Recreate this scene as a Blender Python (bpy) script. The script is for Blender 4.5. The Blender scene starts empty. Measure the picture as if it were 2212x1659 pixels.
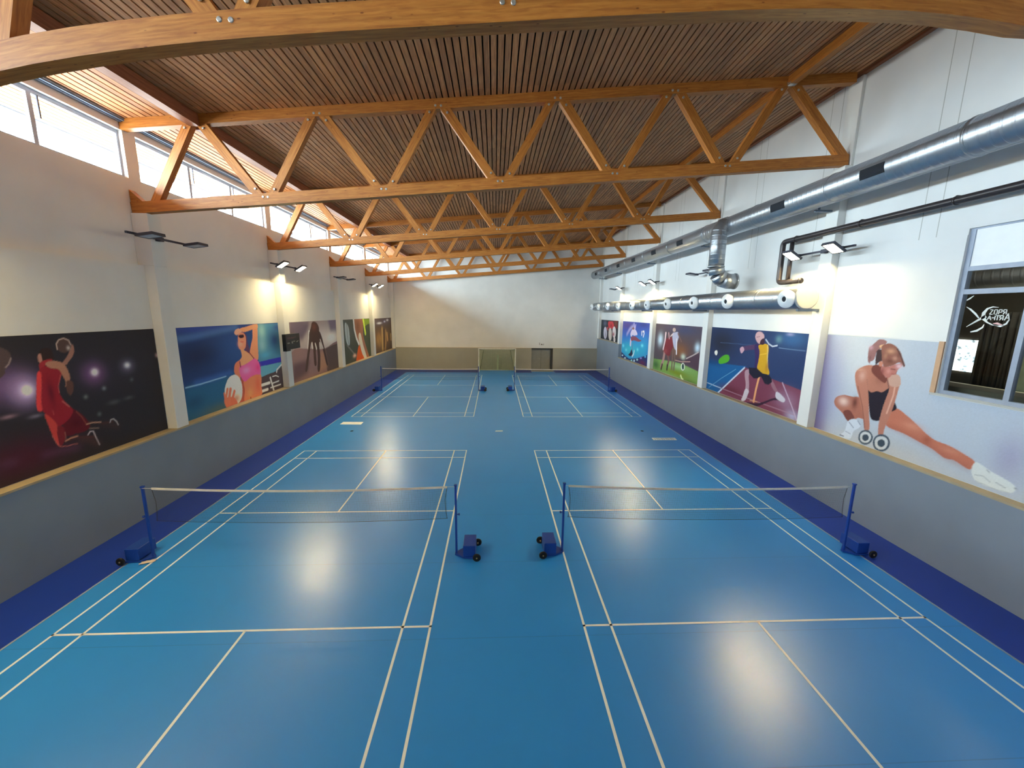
# Badminton hall: blue sports floor, timber trusses, clerestory windows on the left, posters on both walls.
# World: x across the hall (right positive), y along it (away from the camera), z up, in metres.
import bpy, bmesh, math, random
import numpy as np
from mathutils import Vector, Matrix
random.seed(7)
SC = bpy.context.scene
COL = SC.collection

# ------------------------------------------------------------------ helpers
def lin(c):
    return tuple((v/255/12.92) if v/255 <= 0.04045 else ((v/255+0.055)/1.055)**2.4 for v in c)

class NT:
    def __init__(self, name):
        self.m = bpy.data.materials.new(name); self.m.use_nodes = True
        self.t = self.m.node_tree; self.b = self.t.nodes['Principled BSDF']
    def n(self, typ, **kw):
        nd = self.t.nodes.new(typ)
        for k, v in kw.items():
            if hasattr(nd, k) and k not in nd.inputs: setattr(nd, k, v)
            else: nd.inputs[k].default_value = v
        return nd
    def l(self, a, b): self.t.links.new(a, b)
    def coords(self, kind='Object', scale=(1, 1, 1)):
        tc = self.n('ShaderNodeTexCoord'); mp = self.n('ShaderNodeMapping')
        mp.inputs['Scale'].default_value = scale
        self.l(tc.outputs[kind], mp.inputs['Vector']); return mp.outputs['Vector']
    def ramp(self, fac, *stops):
        r = self.n('ShaderNodeValToRGB'); e = r.color_ramp.elements
        while len(e) > 1: e.remove(e[-1])
        e[0].position, e[0].color = stops[0][0], (*stops[0][1], 1)
        for p, c in stops[1:]:
            q = e.new(p); q.color = (*c, 1)
        self.l(fac, r.inputs['Fac']); return r.outputs['Color']
    def mix(self, fac, a, b, blend='MIX'):
        x = self.n('ShaderNodeMix', data_type='RGBA', blend_type=blend)
        if hasattr(fac, 'links'): self.l(fac, x.inputs[0])
        else: x.inputs[0].default_value = fac
        for v, s in ((a, x.inputs[6]), (b, x.inputs[7])):
            if hasattr(v, 'links'): self.l(v, s)
            else: s.default_value = (*v, 1)
        return x.outputs[2]
    def bump(self, h, strength=.2, dist=.01):
        b = self.n('ShaderNodeBump', Strength=strength, Distance=dist)
        self.l(h, b.inputs['Height']); self.l(b.outputs['Normal'], self.b.inputs['Normal'])

def plain(name, col, rough=.6, metal=0., var=.08, scale=6., spec=.5, bump=0., bscale=80.):
    k = NT(name); c = lin(col)
    v = k.coords()
    no = k.n('ShaderNodeTexNoise', Scale=scale, Detail=4.0); k.l(v, no.inputs['Vector'])
    cc = k.ramp(no.outputs['Fac'], (.3, tuple(x*(1-var) for x in c)), (.7, tuple(min(1, x*(1+var)) for x in c)))
    k.l(cc, k.b.inputs['Base Color'])
    k.b.inputs['Roughness'].default_value = rough; k.b.inputs['Metallic'].default_value = metal
    k.b.inputs['Specular IOR Level'].default_value = spec
    if bump:
        n2 = k.n('ShaderNodeTexNoise', Scale=bscale, Detail=3.0); k.l(v, n2.inputs['Vector'])
        k.bump(n2.outputs['Fac'], bump, .005)
    return k.m

def glow(name, col, strength):
    k = NT(name)
    k.b.inputs['Base Color'].default_value = (.8, .8, .8, 1)
    k.b.inputs['Emission Color'].default_value = (*col, 1); k.b.inputs['Emission Strength'].default_value = strength
    return k.m

def timber(name, c0, c1, c2, knots=True):
    """Glued laminated timber: grain runs along the UV u axis (metres)."""
    k = NT(name); v = k.coords('UV', (1.2, 14, 1))
    g = k.n('ShaderNodeTexNoise', Scale=2.2, Detail=6.0, Roughness=.6, Distortion=.6); k.l(v, g.inputs['Vector'])
    col = k.ramp(g.outputs['Fac'], (.28, lin(c0)), (.5, lin(c1)), (.75, lin(c2)))
    v2 = k.coords('UV', (.35, 22, 1))
    lam = k.n('ShaderNodeTexNoise', Scale=1.0, Detail=0.0); k.l(v2, lam.inputs['Vector'])
    dk = k.ramp(lam.outputs['Fac'], (.35, (.86, .84, .80)), (.6, (1, 1, 1)))
    col = k.mix(1.0, col, dk, 'MULTIPLY')
    if knots:
        v3 = k.coords('UV', (1.0, 2.4, 1))
        vo = k.n('ShaderNodeTexVoronoi', Scale=4.2, Randomness=1.0); k.l(v3, vo.inputs['Vector'])
        kn = k.ramp(vo.outputs['Distance'], (.05, (.42, .3, .2)), (.11, (1, 1, 1)))
        col = k.mix(1.0, col, kn, 'MULTIPLY')
    k.l(col, k.b.inputs['Base Color']); k.b.inputs['Roughness'].default_value = .5
    k.b.inputs['Specular IOR Level'].default_value = .35
    k.bump(g.outputs['Fac'], .12, .004)
    return k.m

class MB:
    """Collects shapes in world metres; build() links them as ONE mesh object."""
    def __init__(self): self.v = []; self.f = []; self.uv = []; self.sm = []
    def face(self, idx, uv=None, smooth=False):
        self.f.append(idx); self.uv.append(uv or [(self.v[i][0]+self.v[i][1], self.v[i][2]) for i in idx]); self.sm.append(smooth)
    def box(self, x0, x1, y0, y1, z0, z1):
        b = len(self.v)
        self.v += [(x, y, z) for z in (z0, z1) for y in (y0, y1) for x in (x0, x1)]
        for q in ((0, 2, 3, 1), (4, 5, 7, 6), (0, 1, 5, 4), (2, 6, 7, 3), (0, 4, 6, 2), (1, 3, 7, 5)):
            self.face([b+i for i in q])
        return self
    def hexa(self, p):
        """Eight corners: bottom ring 0-3 counter-clockwise from above, top ring 4-7."""
        b = len(self.v); self.v += [tuple(q) for q in p]
        for q in ((3, 2, 1, 0), (4, 5, 6, 7), (0, 1, 5, 4), (1, 2, 6, 5), (2, 3, 7, 6), (3, 0, 4, 7)):
            self.face([b+i for i in q])
        return self
    def beam(self, pts, up, wid, hei, u0=None):
        """Rectangular bar along a polyline; up = direction of the height; UV u runs along it."""
        pts = [Vector(p) for p in pts]; up = Vector(up).normalized(); rings = []; d = 0
        u0 = random.uniform(0, 50) if u0 is None else u0; w0 = random.uniform(0, 50)
        for i, p in enumerate(pts):
            t = (pts[min(i+1, len(pts)-1)]-pts[max(i-1, 0)]).normalized()
            s = t.cross(up).normalized(); u = s.cross(t).normalized()
            if i: d += (p-pts[i-1]).length
            b = len(self.v)
            self.v += [tuple(p+s*a*wid/2+u*c*hei/2) for a, c in ((-1, -1), (1, -1), (1, 1), (-1, 1))]
            rings.append((b, d))
        per = [0, wid, wid+hei, 2*wid+hei, 2*(wid+hei)]
        for (b0, d0), (b1, d1) in zip(rings, rings[1:]):
            for k in range(4):
                j = (k+1) % 4
                self.face([b0+k, b1+k, b1+j, b0+j][::-1], [(u0+d0, w0+per[k]), (u0+d1, w0+per[k]), (u0+d1, w0+per[k+1]), (u0+d0, w0+per[k+1])][::-1])
        b = rings[0][0]; self.face([b, b+1, b+2, b+3][::-1], [(u0, w0), (u0+.01, w0), (u0+.01, w0+hei), (u0, w0+hei)])
        b = rings[-1][0]; self.face([b, b+1, b+2, b+3], [(u0, w0), (u0+.01, w0), (u0+.01, w0+hei), (u0, w0+hei)])
        return self
    def tube(self, pts, r, n=12, caps=True, r2=None):
        pts = [Vector(p) for p in pts]; rs = r if isinstance(r, (list, tuple)) else [r]*len(pts); rings = []; prev = None; d = 0
        for i, p in enumerate(pts):
            t = (pts[min(i+1, len(pts)-1)]-pts[max(i-1, 0)]).normalized()
            if prev is None:
                a = Vector((0, 0, 1)) if abs(t.z) < .9 else Vector((1, 0, 0))
                s = t.cross(a).normalized()
            else: s = (prev-t*prev.dot(t)).normalized()
            prev = s; u = s.cross(t)
            if i: d += (p-pts[i-1]).length
            rings.append((len(self.v), d))
            self.v += [tuple(p+(s*math.cos(2*math.pi*k/n)+u*math.sin(2*math.pi*k/n))*rs[i]) for k in range(n)]
        for (b0, d0), (b1, d1) in zip(rings, rings[1:]):
            for k in range(n):
                j = (k+1) % n
                self.face([b0+k, b0+j, b1+j, b1+k], [(d0, k/n), (d0, (k+1)/n), (d1, (k+1)/n), (d1, k/n)], n > 6)
        if caps:
            self.face([rings[0][0]+k for k in range(n)][::-1]); self.face([rings[-1][0]+k for k in range(n)])
        return self
    def lathe(self, o, axis, prof, n=24):
        """prof: (distance along axis, radius) pairs."""
        o = Vector(o); ax = Vector(axis).normalized()
        a = Vector((0, 0, 1)) if abs(ax.z) < .9 else Vector((1, 0, 0))
        s = ax.cross(a).normalized(); u = ax.cross(s); rings = []
        for h, r in prof:
            rings.append(len(self.v))
            self.v += [tuple(o+ax*h+(s*math.cos(2*math.pi*k/n)+u*math.sin(2*math.pi*k/n))*max(r, 1e-4)) for k in range(n)]
        for b0, b1 in zip(rings, rings[1:]):
            for k in range(n):
                j = (k+1) % n; self.face([b0+k, b0+j, b1+j, b1+k], None, True)
        self.face([rings[0]+k for k in range(n)][::-1]); self.face([rings[-1]+k for k in range(n)])
        return self
    def prism(self, poly, axis, a0, a1):
        """poly in the two other axes, extruded along axis ('x' or 'y' or 'z') from a0 to a1."""
        n = len(poly); b = len(self.v)
        mk = {'x': lambda p, a: (a, p[0], p[1]), 'y': lambda p, a: (p[0], a, p[1]), 'z': lambda p, a: (p[0], p[1], a)}[axis]
        self.v += [mk(p, a0) for p in poly]+[mk(p, a1) for p in poly]
        self.face(list(range(b, b+n))); self.face([b+n+i for i in range(n)][::-1])
        for i in range(n):
            j = (i+1) % n; self.face([b+i, b+n+i, b+n+j, b+j])
        return self
    def build(self, name, mat, parent=None, loc=None, bevel=0.):
        me = bpy.data.meshes.new(name)
        o = bpy.data.objects.new(name, me)
        base = Vector(loc) if loc is not None else Vector((0, 0, 0))
        if parent is not None:
            o.parent = parent
            w = Vector((0, 0, 0)); q = parent
            while q is not None: w += q.location; q = q.parent
            base = w; o.location = (0, 0, 0)
        else: o.location = base
        me.from_pydata([(x-base.x, y-base.y, z-base.z) for x, y, z in self.v], [], self.f)
        ul = me.uv_layers.new(name='UVMap'); i = 0; buf = []
        for u in self.uv: buf += [c for p in u for c in p]
        ul.data.foreach_set('uv', buf)
        me.polygons.foreach_set('use_smooth', self.sm)
        me.materials.append(mat); COL.objects.link(o); me.update()
        if len(self.f) < 4000:
            bm = bmesh.new(); bm.from_mesh(me); bmesh.ops.recalc_face_normals(bm, faces=bm.faces[:]); bm.to_mesh(me); bm.free()
        if bevel:
            bv = o.modifiers.new('bevel', 'BEVEL'); bv.width = bevel; bv.segments = 2; bv.limit_method = 'ANGLE'
        return o

def tag(o, label, cat, group=None, kind=None):
    o['label'] = label; o['category'] = cat
    if group: o['group'] = group
    if kind: o['kind'] = kind
    return o
def empty(name, loc, label, cat, group=None, kind=None):
    o = bpy.data.objects.new(name, None); o.location = loc; o.empty_display_size = .2; COL.objects.link(o)
    return tag(o, label, cat, group, kind)
def dup(root, loc, label=None, rotz=None):
    """A thing, its parts and their sub-parts (mesh data shared)."""
    def rec(o, par):
        c = o.copy(); COL.objects.link(c)
        if par is not None: c.parent = par
        for ch in [q for q in o.children]: rec(ch, c)
        return c
    r = rec(root, None); r.location = loc
    if rotz is not None: r.rotation_euler = (0, 0, rotz)
    if label: r['label'] = label
    return r

# ------------------------------------------------------------------ measures
XLW, XRW = -8.8, 9.28            # faces of the grey wainscots
XLL, XLU = -9.06, -9.20          # left wall below / above the ledge at z 6.3
XRR = 9.50                       # right wall
YB, YF = 35.95, -5.0             # far end wall, wall behind the camera
PIT = 6.15                       # bay
PY0 = 11.06                      # near edge of the first pillar in view
def zc(x): return 10.56+.0873*x  # underside of the slat ceiling
def zb(x): return 8.36+.0858*x   # underside of a truss' bottom chord
TY = [4.96]+[11.1+6.14*k for k in range(4)]+[35.5]
ORD = ['nearest', 'second', 'third', 'fourth', 'fifth', 'farthest']

# ------------------------------------------------------------------ materials
M = {}
k = NT('white_plaster'); v = k.coords()
n1 = k.n('ShaderNodeTexNoise', Scale=.7, Detail=5.0); k.l(v, n1.inputs['Vector'])
k.l(k.ramp(n1.outputs['Fac'], (.3, lin((222, 222, 219))), (.7, lin((232, 232, 229)))), k.b.inputs['Base Color'])
n2 = k.n('ShaderNodeTexNoise', Scale=60.0, Detail=3.0); k.l(v, n2.inputs['Vector']); k.bump(n2.outputs['Fac'], .05, .004)
k.b.inputs['Roughness'].default_value = .8; M['white'] = k.m

# white insulated panels with pairs of upright joints along y
k = NT('white_wall_panels'); tc = k.n('ShaderNodeTexCoord'); sp = k.n('ShaderNodeSeparateXYZ'); k.l(tc.outputs['Object'], sp.inputs[0])
def joint(k, src, period, off, w):
    a = k.n('ShaderNodeMath', operation='ADD'); a.inputs[1].default_value = off; k.l(src, a.inputs[0])
    m = k.n('ShaderNodeMath', operation='MODULO'); m.inputs[1].default_value = period; k.l(a.outputs[0], m.inputs[0])
    c = k.n('ShaderNodeMath', operation='LESS_THAN'); c.inputs[1].default_value = w; k.l(m.outputs[0], c.inputs[0])
    return c.outputs[0]
j1 = joint(k, sp.outputs['Y'], 3.07, 100*3.07-8.98+.0, .018); j2 = joint(k, sp.outputs['Y'], 3.07, 100*3.07-8.62, .018)
mx = k.n('ShaderNodeMath', operation='MAXIMUM'); k.l(j1, mx.inputs[0]); k.l(j2, mx.inputs[1])
gt = k.n('ShaderNodeMath', operation='GREATER_THAN'); gt.inputs[1].default_value = 6.9; k.l(sp.outputs['Z'], gt.inputs[0])
ml = k.n('ShaderNodeMath', operation='MULTIPLY'); k.l(mx.outputs[0], ml.inputs[0]); k.l(gt.outputs[0], ml.inputs[1])
n1 = k.n('ShaderNodeTexNoise', Scale=.6, Detail=4.0); k.l(tc.outputs['Object'], n1.inputs['Vector'])
bc = k.ramp(n1.outputs['Fac'], (.3, lin((220, 222, 222))), (.7, lin((230, 232, 232))))
k.l(k.mix(ml.outputs[0], bc, lin((172, 174, 170))), k.b.inputs['Base Color']); k.b.inputs['Roughness'].default_value = .65; M['panels'] = k.m

M['grey'] = plain('grey_wainscot_paint', (130, 141, 154), .6, var=.05, scale=.8, bump=.04)
M['grey_lamplit'] = plain('lamplit_grey_wainscot', (166, 163, 146), .6, var=.05, scale=.8)  # far wainscot: the grey lightened and warmed for the lamp light falling there
M['ledge'] = plain('cream_ledge_board', (172, 156, 126), .6, var=.08, scale=3)
M['concrete'] = plain('grey_concrete_lintel', (185, 182, 178), .8, var=.08, scale=2.5, bump=.1)
M['rail'] = plain('blue_grey_steel', (110, 122, 140), .4, .6, scale=4)

# blue sports flooring: semi-gloss, faint sheet seams across the hall
k = NT('blue_sports_floor'); v = k.coords()
n1 = k.n('ShaderNodeTexNoise', Scale=.35, Detail=5.0, Roughness=.6); k.l(v, n1.inputs['Vector'])
bc = k.ramp(n1.outputs['Fac'], (.3, lin((43, 142, 234))), (.7, lin((48, 148, 240))))
sp = k.n('ShaderNodeSeparateXYZ'); tc = k.n('ShaderNodeTexCoord'); k.l(tc.outputs['Object'], sp.inputs[0])
js = joint(k, sp.outputs['Y'], 2.0, 100.35, .012)
k.l(k.mix(js, bc, lin((42, 130, 216))), k.b.inputs['Base Color'])
n2 = k.n('ShaderNodeTexNoise', Scale=1.3, Detail=6.0); k.l(v, n2.inputs['Vector'])
mr = k.n('ShaderNodeMapRange'); mr.inputs['To Min'].default_value = .285; mr.inputs['To Max'].default_value = .325
k.l(n2.outputs['Fac'], mr.inputs['Value']); k.l(mr.outputs['Result'], k.b.inputs['Roughness'])
k.b.inputs['Specular IOR Level'].default_value = .7; M['floor'] = k.m
M['border'] = plain('navy_border_floor', (22, 58, 165), .38, var=.06, scale=.6)
M['line'] = plain('white_line_paint', (238, 247, 255), .45, var=.03)
M['edge'] = plain('pale_seam_strip', (140, 160, 185), .5)

# ceiling slats: each board its own tone, grain along y
k = NT('ceiling_slats'); tc = k.n('ShaderNodeTexCoord'); sp = k.n('ShaderNodeSeparateXYZ'); k.l(tc.outputs['Object'], sp.inputs[0])
dv = k.n('ShaderNodeMath', operation='DIVIDE'); dv.inputs[1].default_value = .15; k.l(sp.outputs['X'], dv.inputs[0])
fl = k.n('ShaderNodeMath', operation='FLOOR'); k.l(dv.outputs[0], fl.inputs[0])
d2 = k.n('ShaderNodeMath', operation='DIVIDE'); d2.inputs[1].default_value = 3.6; k.l(sp.outputs['Y'], d2.inputs[0])
f2 = k.n('ShaderNodeMath', operation='FLOOR'); k.l(d2.outputs[0], f2.inputs[0])
cb = k.n('ShaderNodeCombineXYZ'); k.l(fl.outputs[0], cb.inputs[0]); k.l(f2.outputs[0], cb.inputs[1])
wn = k.n('ShaderNodeTexWhiteNoise', noise_dimensions='2D'); k.l(cb.outputs[0], wn.inputs['Vector'])
mp = k.n('ShaderNodeMapping'); mp.inputs['Scale'].default_value = (22, 1.4, 1); k.l(tc.outputs['Object'], mp.inputs['Vector'])
g = k.n('ShaderNodeTexNoise', Scale=1.6, Detail=6.0, Distortion=.5); k.l(mp.outputs[0], g.inputs['Vector'])
ca = k.ramp(g.outputs['Fac'], (.3, lin((164, 108, 67))), (.7, lin((206, 149, 98))))
cbv = k.ramp(wn.outputs['Value'], (0, (.72, .70, .70)), (1, (1.1, 1.08, 1.05)))
k.l(k.mix(1.0, ca, cbv, 'MULTIPLY'), k.b.inputs['Base Color']); k.b.inputs['Roughness'].default_value = .6; M['slats'] = k.m
M['dark'] = plain('dark_felt_backing', (26, 20, 18), .95, spec=.1)
M['timber'] = timber('glulam_timber', (150, 86, 32), (178, 111, 45), (198, 134, 62))
M['timber_red'] = timber('red_brown_timber', (126, 74, 50), (148, 90, 62), (164, 104, 72), False)
M['bolt'] = plain('zinc_bolts', (200, 198, 190), .35, .8)
M['alu'] = plain('grey_window_frame', (150, 160, 178), .45, .2)
M['darkframe'] = plain('blue_grey_mullion', (176, 190, 210), .5, .0)

k = NT('window_glass')                                          # clear pane: lets light through, reflects at the Fresnel rate
t = k.t; out = [n for n in t.nodes if n.type == 'OUTPUT_MATERIAL'][0]; t.nodes.remove(k.b)
tr = k.n('ShaderNodeBsdfTransparent'); tr.inputs[0].default_value = (.96, .98, .97, 1)
gl = k.n('ShaderNodeBsdfGlossy', Roughness=.02); fr = k.n('ShaderNodeFresnel', IOR=1.45); ms = k.n('ShaderNodeMixShader')
ge = k.n('ShaderNodeNewGeometry'); iv = k.n('ShaderNodeMath', operation='SUBTRACT'); iv.inputs[0].default_value = 1; k.l(ge.outputs['Backfacing'], iv.inputs[1])
fm = k.n('ShaderNodeMath', operation='MULTIPLY'); k.l(fr.outputs[0], fm.inputs[0]); k.l(iv.outputs[0], fm.inputs[1])
k.l(fm.outputs[0], ms.inputs[0]); k.l(tr.outputs[0], ms.inputs[1]); k.l(gl.outputs[0], ms.inputs[2]); k.l(ms.outputs[0], out.inputs[0]); M['glass'] = k.m

# spiral-wound galvanised duct, ribs along the UV u axis
def duct_mat(name, col, rough):
    k = NT(name); v = k.coords('UV', (1, 1, 1))
    w = k.n('ShaderNodeTexWave', bands_direction='X', Scale=1.9, Distortion=0.0); k.l(v, w.inputs['Vector'])
    n1 = k.n('ShaderNodeTexNoise', Scale=1.2, Detail=5.0); k.l(k.coords(), n1.inputs['Vector'])
    c = lin(col); k.l(k.ramp(n1.outputs['Fac'], (.3, tuple(a*.85 for a in c)), (.7, c)), k.b.inputs['Base Color'])
    sh = k.ramp(w.outputs['Fac'], (.78, (0, 0, 0)), (.95, (1, 1, 1))); k.bump(sh, .5, .008)
    k.b.inputs['Metallic'].default_value = .85; k.b.inputs['Roughness'].default_value = rough
    return k.m
M['duct'] = duct_mat('galvanised_duct', (176, 182, 190), .34)
M['capw'] = plain('pale_grey_cap', (182, 182, 178), .6, var=.03)
M['nozzle'] = plain('white_nozzle_plastic', (235, 238, 240), .4, var=.02)
M['hole'] = plain('dark_opening', (30, 34, 42), .9)
M['pipe'] = plain('brown_black_pipe', (56, 50, 52), .35, .3)
M['lampbody'] = plain('dark_lamp_housing', (66, 68, 82), .5, .3)
M['lampglass_off'] = plain('unlit_lamp_glass', (175, 178, 186), .2)
M['lamp_on'] = glow('lit_lamp_glass', (1.0, .79, .40), 440.)
M['postblue'] = plain('blue_painted_steel', (22, 66, 160), .4, var=.06)
M['tyre'] = plain('black_rubber', (16, 16, 20), .7)
M['hub'] = plain('brass_hub', (190, 170, 120), .4, .4)
M['tape'] = plain('white_net_tape', (228, 224, 216), .7)
M['netcord'] = plain('dark_net_cord', (52, 46, 46), .8)
M['goalwhite'] = plain('white_goal_paint', (225, 225, 215), .5)
M['goalgrey'] = plain('grey_green_steel', (72, 84, 62), .6)
M['goalnet'] = plain('grey_green_netting', (190, 202, 164), .9)
M['board'] = plain('black_scoreboard', (22, 20, 22), .4)
M['led'] = plain('grey_display_marks', (120, 122, 118), .6)
M['ledred'] = plain('dull_red_marks', (90, 60, 62), .6)
M['door'] = plain('grey_door_paint', (140, 140, 132), .6, var=.04)
M['doordark'] = plain('dark_reveal_and_gap', (44, 44, 42), .6)  # near black for the shaded door reveal and the gap between the leaves
M['mark'] = plain('dark_lettering', (120, 112, 96), .8)
M['strip'] = plain('tan_board_edge', (198, 160, 128), .7)
M['decal'] = plain('white_decal', (226, 230, 226), .6)
M['decalpink'] = plain('pink_decal', (224, 180, 178), .6)
M['brownwall'] = plain('brown_plaster', (70, 66, 54), .9)
M['curtain'] = plain('dark_brown_curtain', (40, 38, 30), .9, var=.12, scale=3)
M['paleflr'] = plain('pale_stone_floor', (188, 184, 160), .7)
M['beige'] = plain('beige_ceiling', (196, 190, 160), .8)
M['green'] = plain('grey_green_panel', (120, 132, 110), .8, var=.2, scale=3)
k = NT('bright_outdoors'); v = k.coords('Object', (1, 1.6, 2.4))
n1 = k.n('ShaderNodeTexNoise', Scale=2.6, Detail=3.0, Roughness=.7); k.l(v, n1.inputs['Vector'])
k.l(k.ramp(n1.outputs['Fac'], (.36, (.12, .16, .18)), (.43, (.45, .62, .72)), (.50, (1, 1, .98)), (.60, (1, .98, .95)), (.68, (.75, .55, .36))), k.b.inputs['Emission Color'])
k.b.inputs['Emission Strength'].default_value = 2.2; M['daylight'] = k.m
M['paper'] = plain('white_paper', (225, 215, 200), .8)
M['asphalt'] = plain('pale_paving', (170, 168, 160), .9)
# ------------------------------------------------------------------ the shell
fl = MB().box(-9.35, 9.8, YF, YB+.2, -.12, 0).build('floor', M['floor'])
tag(fl, 'glossy blue sports floor of the hall', 'floor', kind='structure')
bd = MB()
bd.box(XLW, -7.62, YF, YB-.15, .0, .002); bd.box(8.1, XRW, YF, YB-.15, .0, .002)
bd.box(-7.62, -1.42, 34.3, YB-.15, .0, .002); bd.box(1.85, 3.25, 34.3, YB-.15, .0, .002); bd.box(5.3, 8.1, 34.3, YB-.15, .0, .002)
bd.build('border_strip', M['border'], fl)['label'] = 'navy blue border running along the walls'
ed = MB(); ed.box(-7.63, -7.59, YF, 34.3, .001, .004); ed.box(8.07, 8.11, YF, 34.3, .001, .004)
ed.build('seam_strip', M['edge'], fl)
def court(cx, cy, label):
    m = MB(); W = .02; D, S = 3.03, 2.57
    def ln(x0, x1, y0, y1): m.box(cx+x0, cx+x1, cy+y0, cy+y1, .001, .004)
    for u in (-D, -S, S, D): ln(u-W, u+W, -6.7, 6.7)
    for vv in (-6.68, -5.92, -1.98, 1.98, 5.92, 6.68): ln(-D-W, D+W, vv-W, vv+W)
    ln(-W, W, -6.7, -1.98); ln(-W, W, 1.98, 6.7)
    m.build('court_lines', M['line'], fl)['label'] = label
CN = [(-4.10, 7.90, 'white badminton court lines at near left'), (4.555, 7.84, 'white badminton court lines at near right'),
      (-4.09, 26.22, 'white badminton court lines at far left'), (4.48, 26.18, 'white badminton court lines at far right')]
for c in CN: court(*c)
for x, y in ((-6.26, 17.12), (6.64, 17.02)):
    MB().lathe((x, y, .0), (0, 0, 1), [(0, .07), (.003, .07)], 16).build('socket_cover', M['hole'], fl)
MB().box(3.27, 5.28, 35.0, YB-.1, 0, .012).build('threshold', M['asphalt'], fl)

# left wall: lower panel, set-back upper panel, piers between the windows, lintel
wl = MB()
wl.box(-9.35, XLL, YF, YB, 0, 6.3); wl.box(-9.42, XLU, YF, YB, 6.3, 8.42); wl.box(-9.42, XLU, YF, YB, 9.52, 9.73)
piers = [(PY0-PIT*2+.11+PIT*i, PY0-PIT*2+.47+PIT*i) for i in range(7)]
for a, b in piers: wl.box(-9.42, XLU, a, min(b, YB), 8.42, 9.52)
tag(wl.build('wall_left', M['white']), 'white plastered left wall under the high windows', 'wall', kind='structure')
ra = MB().beam([(-9.15, YF, 9.715), (-9.15, YB, 9.715)], (0, 0, 1), .09, .07); ra.tube([(-9.075, YF, 9.725), (-9.075, YB, 9.725)], .032, 8)
tag(ra.build('trim_5', M['rail']), 'blue grey steel rail along the top of the left wall', 'rail', kind='structure')

def wainscot(name, boxes, label, ledges, paint='grey'):
    m = MB()
    for b in boxes: m.box(*b)
    o = tag(m.build(name, M[paint]), label, 'wainscot', kind='structure')
    m = MB()
    for b in ledges: m.box(*b)
    m.build('sill', M['ledge'], o)['label'] = 'cream board on top of the grey wainscot'
wainscot('trim_1', [(XLL, XLW, YF, YB, 0, 1.885)], 'grey wainscot along the left wall', [(XLL, XLW+.015, YF, YB, 1.885, 1.93)])
wainscot('trim_2', [(XRW, XRR, YF, 29.55, 0, 1.885), (XRW, XRR, 29.55, YB, 0, 2.9)], 'grey wainscot along the right wall, higher at its far end',
         [(XRW-.015, XRR, YF, 29.55, 1.885, 1.93), (XRW-.01, XRR, 29.55, YB, 2.9, 2.93)])
wainscot('trim_3', [(XLW, 3.3, 35.8, YB, 0, 1.98), (5.25, XRW, 35.8, YB, 0, 1.98)], 'grey wainscot across the far end wall beside the door',
         [(XLW, 3.3, 35.79, YB, 1.98, 2.01), (5.25, XRW, 35.79, YB, 1.98, 2.01)], 'grey_lamplit')

# right wall with the opening of the interior window
wr = MB(); WY0, WY1, WZ0, WZ1 = 4.6, 8.02, 3.60, 6.96
wr.box(XRR, 9.7, YF, WY0, 0, 11.6); wr.box(XRR, 9.7, WY1, YB, 0, 11.6); wr.box(XRR, 9.7, WY0, WY1, 0, WZ0); wr.box(XRR, 9.7, WY0, WY1, WZ1, 11.6)
wr.box(9.485, XRR, WY1, 11.05, 4.7, 6.84)
tag(wr.build('wall_right', M['panels']), 'white panelled right wall with upright joints', 'wall', kind='structure')
wb = MB()
wb.box(XLU-.2, 3.3, YB, YB+.2, 0, 11.6); wb.box(5.25, 9.8, YB, YB+.2, 0, 11.6); wb.box(3.3, 5.25, YB, YB+.2, 2.0, 11.6); wb.box(3.3, 5.25, YB+.17, YB+.25, 0, 2.0)
tag(wb.build('wall_back', M['white']), 'white far end wall above the grey wainscot', 'wall', kind='structure')
wf = MB().box(-9.4, 9.8, YF-.2, YF, 0, 11.6)
tag(wf.build('wall_front', M['white']), 'white wall behind the viewer', 'wall', kind='structure')

# pillars
for i in range(-1, 5):
    y0 = PY0+PIT*i; y1 = min(y0+.42, YB-.01)
    if i == 4: y0 = 35.62
    m = MB(); m.box(XLL, XLW, y0, y1, 1.93, 6.3); m.box(XLU, XLW, y0, y1, 6.3, 7.58)
    tag(m.build('pillar', M['white'], bevel=.01), 'white pillar on the left wall, %s along it' % ORD[i+1], 'pillar', kind='structure')
    zt = 1.93 if i < 3 else 2.93
    m = MB().box(XRW, XRR, y0, y1, zt, 9.15); m.box(9.42, XRR, y0, y1, 9.15, 11.3)
    tag(m.build('pillar', M['white'], bevel=.01), 'white pillar on the right wall, %s along it' % ORD[i+1], 'pillar', kind='structure')

# clerestory windows of the left wall
for i, ((_, a), (b, _)) in enumerate(zip(piers, piers[1:])):
    b = min(b, YB); fr = MB(); t = .06; X0, X1 = -9.36, -9.30
    fr.box(X0, X1, a, b, 8.42, 8.48); fr.box(X0, X1, a, b, 9.43, 9.52); fr.box(X0, X1, a, a+t, 8.48, 9.43); fr.box(X0, X1, b-t, b, 8.48, 9.43)
    w = tag(fr.build('window_%d' % (i+1), M['darkframe']), 'high strip window in the left wall, bay %s from the viewer' % (['behind', 'first', 'second', 'third', 'fourth', 'fifth', 'sixth'][i]), 'window', kind='structure')
    cuts = [a+t, a+(b-a)/3, a+(b-a)*2/3, b-t]
    for c in cuts[1:3]: MB().box(X0, X1, c-.045, c+.045, 8.48, 9.43).build('mullion', M['darkframe'], w)
    for p, q in zip(cuts, cuts[1:]): MB().box(-9.335, -9.325, p, q, 8.48, 9.43).build('pane', M['glass'], w)
    for c in cuts[1:3]: MB().box(-9.29, -9.27, c+.12, c+.15, 9.0, 9.44).build('opener_rod', M['rail'], w)

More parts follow.
